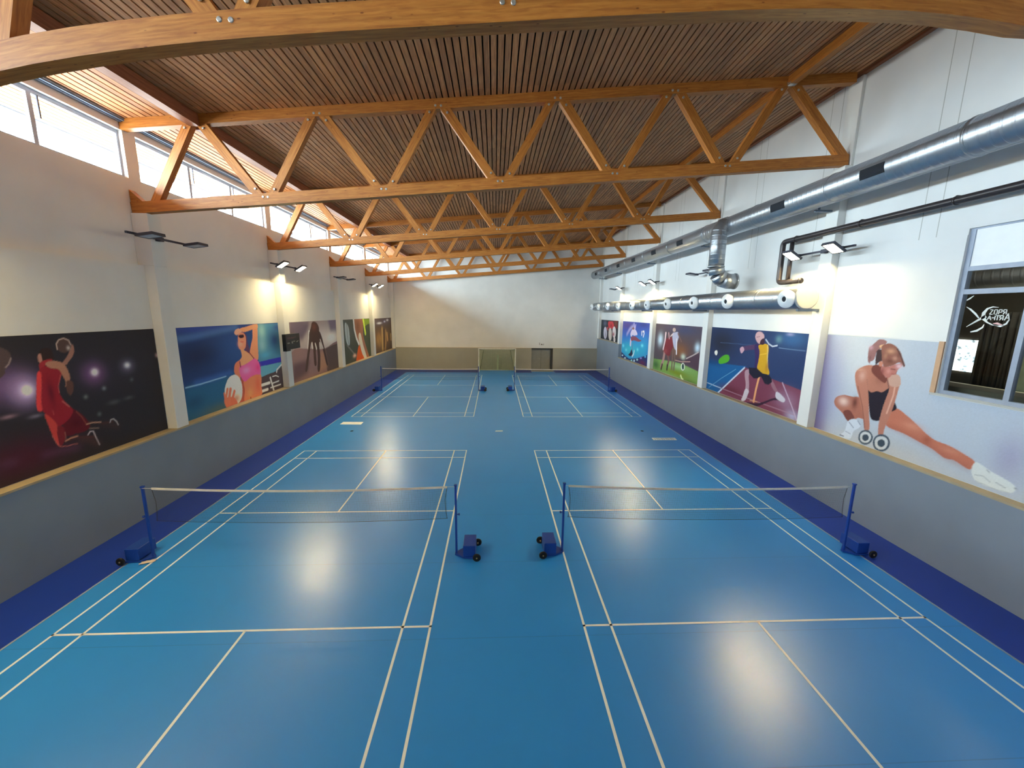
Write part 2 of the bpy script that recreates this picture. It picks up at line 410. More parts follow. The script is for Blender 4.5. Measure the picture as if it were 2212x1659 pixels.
# slat ceiling, running on outside as the eaves
dk = MB(); xa, xb = -10.95, 9.9
dk.hexa([(xa, YF, zc(xa)+.06), (xb, YF, zc(xb)+.06), (xb, YB, zc(xb)+.06), (xa, YB, zc(xa)+.06),
         (xa, YF, zc(xa)+.30), (xb, YF, zc(xb)+.30), (xb, YB, zc(xb)+.30), (xa, YB, zc(xa)+.30)])
ce = tag(dk.build('ceiling', M['dark']), 'sloping ceiling of brown timber slats with dark gaps', 'ceiling', kind='structure')
sl = MB(); x = -10.9
while x < 9.5:
    for y0, y1 in ((YF, YB),):
        a, b = x, x+.118; za, zb_ = zc(a), zc(b)
        sl.hexa([(a, y0, za), (b, y0, zb_), (b, y1, zb_), (a, y1, za), (a, y0, za+.05), (b, y0, zb_+.05), (b, y1, zb_+.05), (a, y1, za+.05)])
    x += .15
sl.build('slats', M['slats'], ce)['label'] = 'brown timber slats running the length of the hall'
# fascia closing the gap above the left rail and at the eaves edge
MB().box(-11.05, -10.93, YF, YB, 9.45, 9.95).build('fascia', M['rail'], ce)
MB().box(9.38, 9.5, YF, YB, zc(9.38)-.06, zc(9.5)+.02).build('edge_batten', M['timber_red'], ce)

# ------------------------------------------------------------------ roof trusses
XB = [-8.84+2.99*i for i in range(7)]                       # bottom nodes
XT = [-7.42+2.995*i for i in range(6)]                      # top nodes
def truss(y, label, camber=False, bolts=True):
    """Parallel chord truss sloping up to the right; its near face stands at y."""
    T = .2; yc = y+T/2
    r = empty('roof_truss', (0, y, 9.0), label, 'truss', 'timber roof trusses')
    def dz(x):                                              # slight camber of the nearest chord
        if not camber: return 0
        a = min(abs(x), 6.25); return -.045-2.5e-4*a**4
    n = 40 if camber else 2
    xs = [-9.19+(9.38+9.19)*i/(n-1) for i in range(n)]
    MB().beam([(x, yc, zb(x)+.135+dz(x)) for x in xs], (0, 0, 1), T, .27, 0).build('bottom_chord', M['timber'], r)
    MB().beam([(x, yc, zc(x)-.118) for x in (-9.19, 9.28)], (0, 0, 1), T, .232, 20).build('top_chord', M['timber'], r)
    def zlo(x): return zb(x)+.27+dz(x)
    def zhi(x): return zc(x)-.234
    for i in range(6):
        for s in (-1, 1):
            x0 = XB[i] if s < 0 else XB[i+1]
            if camber and i == 1 and s < 0: x0 += .45
            a = Vector((x0+(.2 if s < 0 else -.2), yc, 0)); a.z = zlo(a.x)
            if i == 0 and s < 0: a = Vector((a.x+.05, yc, zlo(a.x+.05)))
            if i == 5 and s > 0: a = Vector((9.22, yc, zlo(9.22)))
            b = Vector((XT[i]+s*.17, yc, 0)); b.z = zhi(b.x)
            d = (b-a).normalized()
            # ends cut level with the chords
            w = .2; h = w/2/abs(d.z)
            m = MB(); yy0, yy1 = y+.015, y+T-.015
            lo = [(a.x-h, zlo(a.x-h)), (a.x+h, zlo(a.x+h))]; hi = [(b.x+h, zhi(b.x+h)), (b.x-h, zhi(b.x-h))]
            q = lo+hi; base = len(m.v)
            m.v += [(px, yy0, pz) for px, pz in q]+[(px, yy1, pz) for px, pz in q]
            L = (b-a).length; u = random.uniform(0, 60); vv = random.uniform(0, 60)
            m.face([0, 1, 2, 3], [(u, vv), (u, vv+w), (u+L, vv+w), (u+L, vv)]); m.face([7, 6, 5, 4], [(u+L, vv+1), (u+L, vv+1+w), (u, vv+1+w), (u, vv+1)])
            for p0, p1, uu in ((0, 1, (u, u)), (1, 2, (u, u+L)), (2, 3, (u+L, u+L)), (3, 0, (u+L, u))):
                m.face([p0, 4+p0, 4+p1, p1], [(uu[0], vv+2), (uu[0], vv+2.17), (uu[1], vv+2.17), (uu[1], vv+2)])
            m.build('diagonal', M['timber'], r)
    # ear block at the left bearing
    m = MB(); q = [(-9.19, zlo(-9.19)), (-8.9, zlo(-8.9)), (-9.19, zlo(-9.19)+.30)]
    m.prism(q, 'y', y+.01, y+T-.01); m.build('bearing_block', M['timber'], r)
    # bolts at each node, in pairs on chord and braces
    if bolts:
        bp = []
        for x in XB[1:6]:
            for dx in (-.06, .06): bp.append((x+dx, zlo(x)-.09))
            for dx in (-.24, .24): bp.append((x+dx, zlo(x)+.10))
        for x in XT:
            for dx in (-.07, .07): bp.append((x+dx, zhi(x)+.07))
            for dx in (-.22, .22): bp.append((x+dx, zhi(x)-.08))
        if camber: bp = [p for p in bp if abs(p[0]) < 6.2 and p[1] < 9.2]
        b0 = None
        for x, z in bp:
            if b0 is None:
                b0 = MB().lathe((x, y-.012, z), (0, 1, 0), [(0, .022), (.006, .03), (.02, .03)], 8).build('bolt', M['bolt'], r); x_, z_ = x, z
            else:
                c = b0.copy(); c.parent = r; c.location = (x-x_, 0, z-z_); COL.objects.link(c)
    return r
truss(TY[0], 'timber roof truss nearest overhead, its curved bottom chord crossing the top of the picture', True)
truss(TY[1], 'timber roof truss shown whole, second from the viewer')
truss(TY[2], 'third timber roof truss from the viewer, just behind the large whole one')
base = truss(TY[3], 'fourth timber roof truss from the viewer, midway down the hall', False, False)
dup(base, (0, TY[4], 9.0), 'fifth timber roof truss from the viewer, one short of the far wall')
dup(base, (0, TY[5], 9.0), 'farthest timber roof truss, right in front of the far end wall')
# purlins between the trusses
NM = ['before the nearest truss', 'between first and second truss', 'between second and third truss', 'between third and fourth truss', 'between fourth and fifth truss', 'between fifth and farthest truss']
for i in range(6):
    y0 = (TY[i-1]+.2) if i else YF; y1 = TY[i]
    for xx, ww, hh, sd, mt in ((-7.40, .24, .27, 'left', 'timber_red'), (7.55, .16, .22, 'right', 'timber')):
        zz = zc(xx)-hh/2-.012
        m = MB().beam([(xx, y0, zz), (xx, y1, zz)], (0, 0, 1), ww, hh)
        o = tag(m.build('roof_purlin', M[mt]), '%s timber purlin under the slats, %s side, %s' % ('dark brown' if sd == 'left' else 'orange brown', sd, NM[i]), 'beam', 'purlins along the ceiling')
        if sd == 'right' and i: MB().box(xx-.09, xx+.09, y1-.12, y1-.005, zz-hh/2-.006, zz-hh/2+.05).build('steel_hanger', M['bolt'], o)
# ------------------------------------------------------------------ ducts and pipes on the right wall
def ring(m, x, z, y, r, w=.05): m.lathe((x, y-w/2, z), (0, 1, 0), [(0, r-.01), (.004, r), (w-.004, r), (w, r-.01)], 32)
DX, DZ, DR = 8.60, 8.39, .34
ud = empty('air_duct', (DX, 15, DZ), 'large silver spiral duct running the length of the right wall under the trusses', 'duct')
MB().tube([(DX, YF+.02, DZ), (DX, 35.15, DZ)], DR, 40).build('duct_tube', M['duct'], ud)
for y in (7.4, 10.4, 13.4, 16.5, 19.8, 23, 26.2, 29.4, 32.6):
    m = MB(); ring(m, DX, DZ, y, DR+.012); m.build('joint_ring', M['duct'], ud)
for y in (6.1, 9.12, 12.1, 15.1, 18.4, 21.4, 24.5, 27.5, 30.5, 33.5):    # slot outlets on the hall side
    m = MB(); pts = []
    for a in (-18, -9, 0, 9, 18):
        t = math.radians(188+a); pts.append((DX+math.cos(t)*(DR+.012), DZ+math.sin(t)*(DR+.012)))
    inn = [(DX+(px-DX)*.94, DZ+(pz-DZ)*.94) for px, pz in pts]
    m.prism(pts+inn[::-1], 'y', y-.29, y+.29); m.build('slot_outlet', M['hole'], ud)
for y in (5.2, 11.3, 17.45, 23.6, 29.75, 34.5):                          # wall brackets
    m = MB().box(DX+.2, XRW+.01 if y < 34 else XRR, y-.03, y+.03, DZ-DR-.03, DZ-DR+.02); m.box(DX+.30, DX+.34, y-.02, y+.02, DZ-DR, DZ-.2); m.build('bracket', M['rail'], ud)

px, py, pr = 8.12, 14.87, .27
path = [(8.42, py, 8.42), (8.24, py, 8.36), (px, py, 8.16), (px, py, 7.6), (px, py, 6.92)]
dd = MB().tube(path, pr, 28).build('drop_branch', M['duct'], ud)
dd['label'] = 'short branch dropping from the large duct and elbowing into the wall'
eb = []
for k_ in range(4):
    t = math.pi*k_/2/3; eb.append((px+.5-.5*math.cos(t), py, 6.92-.5*math.sin(t)))
m = MB(); m.tube([eb[0], eb[1]], pr+.004, 28); m.tube([eb[1], eb[2]], pr+.004, 28); m.tube([eb[2], eb[3], (8.86, py, 6.42)], pr+.004, 28)
m.build('elbow', M['duct'], dd)
MB().lathe((8.84, py, 6.42), (1, 0, 0), [(0, pr), (.01, pr+.02), (.05, pr+.02), (.06, pr)], 28).build('end_ring', M['duct'], dd)
MB().lathe((px, py, 6.9), (0, 0, 1), [(0, pr), (.01, pr+.02), (.05, pr+.02), (.06, pr)], 28).build('joint_ring', M['duct'], dd)

EX, EZ, ER = 8.75, 5.71, .325
ld = empty('nozzle_duct', (EX, 20, EZ), 'silver duct with a row of white ball nozzles at poster height on the right wall', 'duct')
MB().tube([(EX, 11.13, EZ), (EX, 35.1, EZ)], ER, 40).build('duct_tube', M['duct'], ld)
MB().lathe((EX, 11.06, EZ), (0, 1, 0), [(0, ER-.02), (.01, ER+.006), (.07, ER+.006)], 40).build('end_cap', M['capw'], ld)
for y in (12.9, 15.6, 18.2, 20.8, 23.4, 26.0, 28.6, 31.2, 33.8):
    m = MB(); ring(m, EX, EZ, y, ER+.01, .06); m.build('joint_ring', M['duct'], ld)
for y in (11.38, 14.32, 16.8, 19.4, 22.0, 24.5, 27.25, 29.85, 32.5, 34.7):
    ax = Vector((-1, -.28, -.10)).normalized(); o = Vector((EX, y+.08, EZ))
    nz = MB().lathe(o+ax*(ER-.05), ax, [(0, .20), (.08, .24), (.14, .262), (.165, .255), (.19, .20), (.20, .19), (.22, .165), (.25, .11), (.26, .085), (.20, .08)], 28).build('nozzle', M['nozzle'], ld)
    MB().lathe(o+ax*(ER-.05)+ax*.205, ax, [(0, .083), (.002, .083)], 20).build('nozzle_opening', M['hole'], nz)
for y in (11.27, 17.42, 23.57, 29.72):
    m = MB().box(EX-.1, XRW+.01, y-.04, y+.04, EZ-ER-.06, EZ-ER+.01); m.build('bracket', M['rail'], ld)

def bend(pts, r=.14, n=5):
    pts = [Vector(p) for p in pts]; out = [pts[0]]
    for a, b, c in zip(pts, pts[1:], pts[2:]):
        d0 = (a-b).normalized(); d1 = (c-b).normalized(); p, q = b+d0*r, b+d1*r
        for i in range(n+1):
            t = i/n; out.append(p*(1-t)**2+b*2*t*(1-t)+q*t*t)
    return out+[pts[-1]]
gp = empty('heating_pipe', (9.22, 9, 7.5), 'dark insulated pipe running under the large duct and dropping at a bend', 'pipe')
MB().tube(bend([(9.2, YF+.02, 7.5), (9.2, 12.95, 7.5), (9.2, 12.95, 6.24), (9.2, 12.0, 6.24)]), .08, 14).build('outer_pipe', M['pipe'], gp)
MB().tube([(9.2, 12.55, 7.44), (9.2, 12.55, 6.26)], .06, 14).build('riser', M['pipe'], gp)
MB().tube([(9.2, 12.02, 6.24), (9.2, 11.98, 6.24), (9.2, 11.94, 6.24)], [.085, .085, .05], 14).build('end_cap', M['pipe'], gp)
for y in (6.0, 8.1, 10.2, 12.4):
    m = MB().box(9.18, XRR-.002, y-.015, y+.015, 7.57, 7.60); m.tube([(9.2, y-.02, 7.5), (9.2, y+.02, 7.5)], .092, 14); m.build('pipe_clip', M['pipe'], gp)

# ------------------------------------------------------------------ floodlights
def floodlight(side, y, on, label):
    """side -1 = left wall (reaches towards +x), +1 = right wall."""
    xw = XLW if side < 0 else XRW; s = -side; xb_ = xw+s*.13; z = 6.98
    r = empty('floodlight', (xw, y, z), label, 'lamp', 'double floodlights on the pillars')
    MB().box(*sorted((xw-s*.004, xb_)), y-.06, y+.06, z-.05, z+.05).build('bracket', M['lampbody'], r)
    MB().beam([(xb_, y-1.05, z), (xb_, y+.95, z)], (0, 0, 1), .05, .05).build('crossbar', M['lampbody'], r)
    for i, dy in enumerate((-.70, .80)):
        lit = on[i]
        c = Vector((xb_+s*.27, y+dy, z-.01)); ti = math.radians(-32 if lit else -8)
        def P(lx, ly, lz):      # lx out into the hall; the outer edge is tipped up so that the glass looks into the hall
            return (c.x+s*(lx*math.cos(ti)+lz*math.sin(ti)), c.y+ly, c.z-lx*math.sin(ti)+lz*math.cos(ti))
        def slab(m, hx, hy, z0, z1):
            q = [(-hx, -hy), (hx, -hy), (hx, hy), (-hx, hy)]
            m.hexa([P(a, b, z0) for a, b in q]+[P(a, b, z1) for a, b in q])
        m = MB(); slab(m, .21, .20, -.005, .05); slab(m, .21, .20, -.04, -.004)
        m = MB()
        for hx0, hx1, hy0, hy1 in ((-.21, .21, -.20, -.165), (-.21, .21, .165, .20), (-.21, -.175, -.165, .165), (.175, .21, -.165, .165)):
            q = [(hx0, hy0), (hx1, hy0), (hx1, hy1), (hx0, hy1)]
            m.hexa([P(a, b, -.035) for a, b in q]+[P(a, b, .0) for a, b in q])
        slab(m, .21, .20, .0, .03)
        h = m.build('lamp_head', M['lampbody'], r)
        g = MB(); slab(g, .174, .164, -.030, -.006)
        g = g.build('lamp_glass', M['lamp_on'] if lit else M['lampglass_off'], h)
        if lit: g['label'] = 'glowing warm white glass'
        MB().box(*sorted((xb_+s*.02, xb_+s*.09)), y+dy-.03, y+dy+.03, z-.03, z+.03).build('arm', M['lampbody'], r)
    return r
py_ = [PY0+.21+PIT*i for i in range(-1, 4)]
floodlight(-1, py_[0], (1, 1), 'lit double floodlight on the left pillar nearest the viewer')
floodlight(-1, py_[1], (0, 0), 'unlit grey double floodlight on the left wall above the basketball and beach posters')
floodlight(-1, py_[2], (1, 1), 'lit double floodlight on the left pillar above the scoreboard')
floodlight(-1, py_[3], (0, 0), 'unlit small double floodlight on the left wall between the two lit ones')
floodlight(-1, py_[4], (1, 1), 'lit double floodlight on the left pillar nearest the far end wall')
floodlight(1, py_[1], (1, 1), 'lit double floodlight on the right pillar above the end cap of the nozzle duct')
floodlight(1, py_[2], (0, 0), 'unlit double floodlight on the right wall half hidden by the drop duct')
floodlight(1, py_[3], (1, 1), 'lit double floodlight on the right wall glaring above the middle of the nozzle duct')
floodlight(1, py_[4], (1, 0), 'half lit double floodlight on the right pillar nearest the far end wall')

# ------------------------------------------------------------------ net posts, nets, goal
def post(s):
    """s=+1: weight box to the right of the pole."""
    r = empty('net_post', (0, 0, 0), 'blue post', 'net post', 'wheeled badminton net posts')
    MB().beam([(0, 0, .03), (0, 0, 1.60)], (0, 1, 0), .045, .045, 0).build('pole', M['postblue'], r, bevel=.006)
    MB().box(-.03, .03, -.03, .03, 1.60, 1.625).build('pole_cap', M['postblue'], r)
    MB().lathe((s*.022, 0, .95), (s, 0, 0), [(0, .012), (.03, .012), (.03, .025), (.06, .025)], 12).build('crank_knob', M['postblue'], r)
    q = [(-.03*s, -.03), (.16*s, -.16), (.42*s, -.18), (.42*s, .26), (.16*s, .2), (-.03*s, .03)]
    MB().prism(q, 'z', .012, .05).build('base_plate', M['postblue'], r)
    m = MB().box(*sorted((.155*s, .42*s)), -.17, .28, .055, .31); m.build('weight_box', M['postblue'], r, bevel=.012)
    for y in (-.25, .33):
        MB().tube([(.45*s, -.17 if y < 0 else .27, .085), (.45*s, y, .085)], .012, 8).build('axle', M['hub'], r)
        w = MB().lathe((.45*s, y-.022, .085), (0, 1, 0), [(0, .06), (.006, .08), (.012, .085), (.032, .085), (.038, .08), (.044, .06)], 24).build('wheel', M['tyre'], r)
        MB().lathe((.45*s, y-.028, .085), (0, 1, 0), [(0, .016), (.056, .016)], 12).build('hub', M['hub'], w)
    return r
pR = post(1); pL = post(-1)
PL = [(-7.22, 7.98, -1, 'outer post of the near left court'), (-.82, 7.93, 1, 'aisle post of the near left court'),
      (1.50, 7.98, -1, 'aisle post of the near right court'), (7.83, 7.82, 1, 'outer post of the near right court'),
      (-7.44, 26.15, -1, 'outer post of the far left court'), (-1.08, 26.25, 1, 'goal side post of the far left court'),
      (1.32, 26.3, -1, 'goal side post of the far right court'), (7.66, 26.1, 1, 'outer post of the far right court')]
used = {}
for x, y, s, lab in PL:
    lab = 'blue wheeled badminton net post, '+lab
    src = pR if s > 0 else pL
    if s not in used: used[s] = 1; src.location = (x, y, 0); src['label'] = lab
    else: dup(src, (x, y, 0), lab)

def net(x0, x1, y, z0, zm, z1, label, px0, px1):
    """Tape heights: left end, middle, right end. Cords reach on to the poles at px0 and px1."""
    r = empty('badminton_net', ((x0+x1)/2, y, 1.0), label, 'net', 'badminton nets across the courts')
    def top(x):
        t = (x-x0)/(x1-x0); return z0*(1-t)+z1*t-(( z0+z1)/2-zm)*4*t*(1-t)
    N = 24; xs = [x0+(x1-x0)*i/N for i in range(N+1)]
    MB().beam([(x, y, top(x)-.02) for x in xs], (0, 0, 1), .010, .045).build('top_tape', M['tape'], r)
    m = MB(); d = .0009; nv = int((x1-x0)/.022); H = .69
    def strip(a, b, flat):
        i = len(m.v)
        if flat: m.v += [(a[0], y-d, a[2]-d), (b[0], y-d, b[2]-d), (b[0], y-d, b[2]+d), (a[0], y-d, a[2]+d)]
        else: m.v += [(a[0]-d, y, a[2]), (a[0]+d, y, a[2]), (b[0]+d, y, b[2]), (b[0]-d, y, b[2])]
        m.face([i, i+1, i+2, i+3])
    for i in range(nv+1):
        x = x0+.02+(x1-x0-.04)*i/nv; strip((x, y, top(x)-.04), (x, y, top(x)-.04-H), False)
    for j in range(32):
        h = .04+H*j/31
        for a, b in zip(xs, xs[1:]): strip((a, y, top(a)-h), (b, y, top(b)-h), True)
    m.build('netting', M['netcord'], r)
    MB().tube([(x, y, top(x)-.04-H) for x in xs], .004, 5).build('bottom_cord', M['netcord'], r)
    for xe, sg in ((x0, 1), (x1, -1)):
        MB().tube([(xe, y, top(xe)-.03), (xe+sg*.045, y, top(xe)-.3), (xe+sg*.035, y, top(xe)-.55), (xe+sg*.01, y, top(xe)-.04-H)], .005, 5).build('side_cord', M['netcord'], r)
    MB().tube([(px0+.024, y, z0-.01), (x0, y, top(x0)-.012)], .004, 5).build('tie_cord', M['tape'], r)
    MB().tube([(x1, y, top(x1)-.012), (px1-.024, y, z1-.01)], .004, 5).build('tie_cord', M['tape'], r)
net(-7.0, -1.0, 7.93, 1.61, 1.53, 1.59, 'white taped badminton net across the near left court', -7.22, -.82)
net(1.58, 7.76, 7.9, 1.61, 1.50, 1.53, 'white taped badminton net across the near right court', 1.50, 7.83)
net(-7.36, -1.14, 26.2, 1.50, 1.46, 1.49, 'white taped badminton net across the far left court', -7.44, -1.08)
net(1.38, 7.6, 26.2, 1.50, 1.46, 1.49, 'white taped badminton net across the far right court', 1.32, 7.66)

gl_ = empty('handball_goal', (.2, 34.65, 0), 'white framed handball goal with grey green net at the far wall', 'goal')
gx0, gx1, gy = -1.40, 1.80, 34.65
m = MB(); b = .04
m.box(gx0-b, gx0+b, gy-b, gy+b, 0, 2.0); m.box(gx1-b, gx1+b, gy-b, gy+b, 0, 2.0); m.box(gx0-b, gx1+b, gy-b, gy+b, 2.0, 2.08)
m.build('goal_frame', M['goalwhite'], gl_)
for x, s in ((gx0, 1), (gx1, -1)):
    MB().tube([(x, gy+.03, 1.98), (x+s*.42, gy+.55, 1.86), (x+s*.06, gy+1.0, .05)], .025, 8).build('back_stay', M['goalgrey'], gl_)
    MB().tube([(x, gy, .03), (x+s*.06, gy+1.0, .03)], .025, 8).build('ground_bar', M['goalwhite'], gl_)
MB().tube([(gx0+.06, gy+1.0, .03), (gx1-.06, gy+1.0, .03)], .045, 8).build('rear_bar', M['goalwhite'], gl_)
m = MB()
def cord(a, b, r=.006): m.tube([a, b], r, 3, False)
nx, nz = 64, 40
def back(u, w):          # u across 0..1, w from the bar (0) down to the floor (1)
    x = gx0+(gx1-gx0)*u; fold = .05*math.sin(u*23)+.04*math.sin(u*41+1)
    yy = gy+.10+.80*min(1, w*1.15)**.7+fold*(.3+.7*w); pull = .10*math.exp(-((u-.52)/.10)**2)*w
    return (x-(u-.52)*2*pull, yy, 2.0-1.97*w-.12*math.sin(math.pi*u)*w*(1-w))
for i in range(nx+1):
    for j in range(nz//4): cord(back(i/nx, j*4/nz), back(i/nx, (j+1)*4/nz))
for j in range(nz+1):
    for i in range(nx//4): cord(back(i*4/nx, j/nz), back((i+1)*4/nx, j/nz))
for i in range(26):      # gathered fold hanging down the middle
    u = .50+.04*i/26
    for j in range(8): cord(back(u, .25+.09*j), back(u, .34+.09*j), .016)
for x, s in ((gx0, 1), (gx1, -1)):
    for i in range(15):
        y_ = gy+.9*i/14; cord((x+s*.02, y_, 2.0-.08*i/14), (x+s*.05, y_, .03))
    for j in range(24): cord((x+s*.02, gy, 2.0-j*.083), (x+s*.05, gy+.95, 1.95-j*.081))
m.build('goal_net', M['goalnet'], gl_)

# ------------------------------------------------------------------ door, scoreboard, small things
dr = MB().box(3.3, 5.06, YB+.08, YB+.13, .02, 1.90)
dr = tag(dr.build('door_1', M['door']), 'grey double door recessed in the far end wall', 'door', kind='structure')
m = MB().box(5.06, 5.25, YB-.12, YB+.15, 0, 1.99); m.box(3.3, 5.06, YB-.10, YB+.15, 1.90, 1.99); m.build('door_reveal_shade', M['doordark'], dr)  # dark strips stand in for the shade on the right and top reveal
MB().box(4.18, 4.195, YB+.076, YB+.08, .02, 1.90).build('leaf_gap', M['doordark'], dr)
MB().tube(bend([(4.10, YB+.08, 1.0), (4.10, YB+.03, 1.0), (3.98, YB+.03, 1.0)], .015), .010, 8).build('door_handle', M['bolt'], dr)
m = MB().box(4.02, 4.06, YB-.012, YB, 2.28, 2.50); m.box(4.16, 4.30, YB-.012, YB, 2.28, 2.35); m.box(4.20, 4.28, YB-.012, YB, 2.35, 2.40); m.box(4.33, 4.36, YB-.012, YB, 2.28, 2.33); m.box(4.40, 4.43, YB-.012, YB, 2.28, 2.42); m.box(4.36, 4.42, YB-.012, YB, 2.28, 2.31)
tag(m.build('wall_lettering', M['mark']), 'small faded dark lettering on the white wall above the grey door', 'lettering')

sb = MB().box(-8.79, -8.64, 16.92, 18.12, 3.55, 4.20)
sb = tag(sb.build('scoreboard', M['board'], loc=(-8.7, 17.5, 3.55), bevel=.01), 'black electronic scoreboard on the left pillar beside the sprinter poster', 'scoreboard')
m = MB()
for y, w, z, h in ((17.02, .20, 3.80, .05), (17.38, .10, 3.79, .09), (17.50, .18, 3.86, .03), (17.80, .08, 3.82, .05), (17.90, .07, 3.86, .03)): m.box(-8.642, -8.632, y, y+w, z, z+h)
m.build('score_marks', M['led'], sb)
m = MB()
for y, w, z, h in ((17.05, .55, 3.99, .025), (17.05, .75, 4.03, .03), (17.95, .06, 4.02, .05)): m.box(-8.642, -8.632, y, y+w, z, z+h)
m.build('heading_marks', M['ledred'], sb)
MB().box(-8.80, -8.66, 16.95, 17.3, 3.49, 3.55).build('mounting_bracket', M['board'], sb)

# floor labels and the scrap of paper
def floorlabel(pts, label, dark):
    m = MB(); m.prism(pts, 'z', .001, .005); o = tag(m.build('floor_label', M['line'], loc=(pts[0][0], pts[0][1], 0)), label, 'floor sign')
    m = MB()
    for x0, x1, y0, y1 in dark: m.box(x0, x1, y0, y1, .005, .0055)
    if dark: m.build('lettering', M['edge'], o)
floorlabel([(-7.17, 18.16), (-6.19, 18.12), (-6.21, 18.56), (-7.16, 18.58)], 'plain white rectangular label on the blue floor near the left wall', [])
lets = []
for i in range(9):
    x = 6.74+i*.098
    lets += [(x, x+.022, 15.77, 15.96), (x+.045, x+.062, 15.77, 15.96)] if i % 2 else [(x, x+.055, 15.84, 15.87), (x, x+.02, 15.77, 15.96)]
floorlabel([(6.64, 15.71), (7.64, 15.70), (7.69, 16.02), (6.68, 16.02)], 'white floor label filled with lettering near the right wall', lets)
floorlabel([(.02, 16.98), (.36, 17.0), (.37, 17.14), (.05, 17.13)], 'small white mark in the middle of the aisle floor', [])
m = MB(); n = 7
g_ = [[(-7.33+.24*i/(n-1)+.02*math.sin(j*2), 7.72+.11*j/(n-1)+.10*i/(n-1), .006+.02*abs(math.sin(i*1.3+j*.9))) for i in range(n)] for j in range(n)]
for j in range(n):
    for i in range(n): m.v.append(g_[j][i])
for j in range(n-1):
    for i in range(n-1): m.face([j*n+i, j*n+i+1, (j+1)*n+i+1, (j+1)*n+i], None, True)
o = m.build('paper_scrap', M['paper'], loc=(-7.2, 7.9, 0)); o.modifiers.new('thick', 'SOLIDIFY').thickness = .003
tag(o, 'crumpled white paper scrap on the line at the left outer net post', 'paper')

# ------------------------------------------------------------------ interior window of the right wall and the room behind it
w8 = MB(); X0, X1 = 9.54, 9.64; a, b = WY0, WY1
w8.box(X0, X1, b-.09, b, WZ0, WZ1); w8.box(X0, X1, a, a+.09, WZ0, WZ1)
for z0, z1 in ((WZ0, WZ0+.08), (WZ1-.03, WZ1), (6.13, 6.22), (5.67, 5.77)): w8.box(X0+.002, X1-.002, a+.09, b-.09, z0, z1)
for z0, z1 in ((WZ0+.08, 5.67), (5.77, 6.13)): w8.box(X0+.004, X1-.004, 6.84, 6.93, z0, z1)
w8 = tag(w8.build('window_8', M['alu']), 'grey framed interior window high in the right wall beside the exercising woman poster', 'window', kind='structure')
MB().box(9.56, 9.60, a+.09, b-.09, 6.22, WZ1-.03).build('blank_panel', M['nozzle'], w8)
for p, q in ((6.93, b-.09), (a+.09, 6.84)):
    MB().box(9.585, 9.595, p, q, WZ0+.08, 5.67).build('pane', M['glass'], w8); MB().box(9.585, 9.595, p, q, 5.77, 6.13).build('pane', M['glass'], w8)
tag(MB().box(9.465, XRR, 8.03, 8.13, 3.60, 4.70).build('board_edge', M['strip']), 'tan upright board edge at the corner of the interior window', 'board')
tag(MB().box(9.465, XRR, WY0, 8.13, 3.56, 3.605).build('trim_4', M['capw']), 'pale sill strip under the interior window', 'trim', kind='structure')

# sticker on the pane, its writing facing the other room
def decal(polys, name, mat, parent=None, label=None):
    m = MB()
    for pl in polys: m.prism(pl, 'x', 9.580, 9.584)
    return m.build(name, mat, parent)
def ribbon(pts, ws):
    out, back_ = [], []
    for i, p in enumerate(pts):
        a_, b_ = pts[max(i-1, 0)], pts[min(i+1, len(pts)-1)]; d = Vector((b_[0]-a_[0], b_[1]-a_[1])).normalized()
        w = ws[i]/2; out.append((p[0]-d.y*w, p[1]+d.x*w)); back_.append((p[0]+d.y*w, p[1]-d.x*w))
    return out+back_[::-1]
stk = decal([ribbon([(7.33, 5.405), (7.42, 5.415), (7.50, 5.38), (7.545, 5.30), (7.54, 5.20), (7.46, 5.12), (7.36, 5.07), (7.27, 5.06)], [.006, .02, .035, .06, .07, .025, .02, .015]),
             ribbon([(7.86, 5.42), (7.78, 5.37), (7.68, 5.28), (7.61, 5.20)], [.006, .03, .035, .02]),
             ribbon([(7.50, 5.24), (7.60, 5.17), (7.70, 5.09), (7.79, 5.02)], [.06, .04, .025, .008]),
             ribbon([(7.50, 5.08), (7.515, 5.02), (7.60, 4.95), (7.70, 4.92)], [.01, .03, .04, .02]),
             ribbon([(7.88, 5.55), (7.83, 5.585), (7.77, 5.64)], [.02, .03, .008]),
             ribbon([(7.36, 5.07), (7.24, 5.05), (7.16, 5.10), (7.13, 5.18)], [.01, .03, .03, .02])], 'window_sticker', M['decal'])
tag(stk, 'white ball and swoosh sticker with mirrored lettering on the interior window', 'sticker')
decal([ribbon([(7.36, 5.10), (7.30, 5.105), (7.24, 5.08), (7.19, 5.07)], [.01, .035, .03, .01])], 'pink_swoosh', M['decalpink'], stk)
lt = []
def seg(y0, z0, y1, z1, w=.018): lt.append(ribbon([(y0, z0), (y1, z1)], [w, w]))
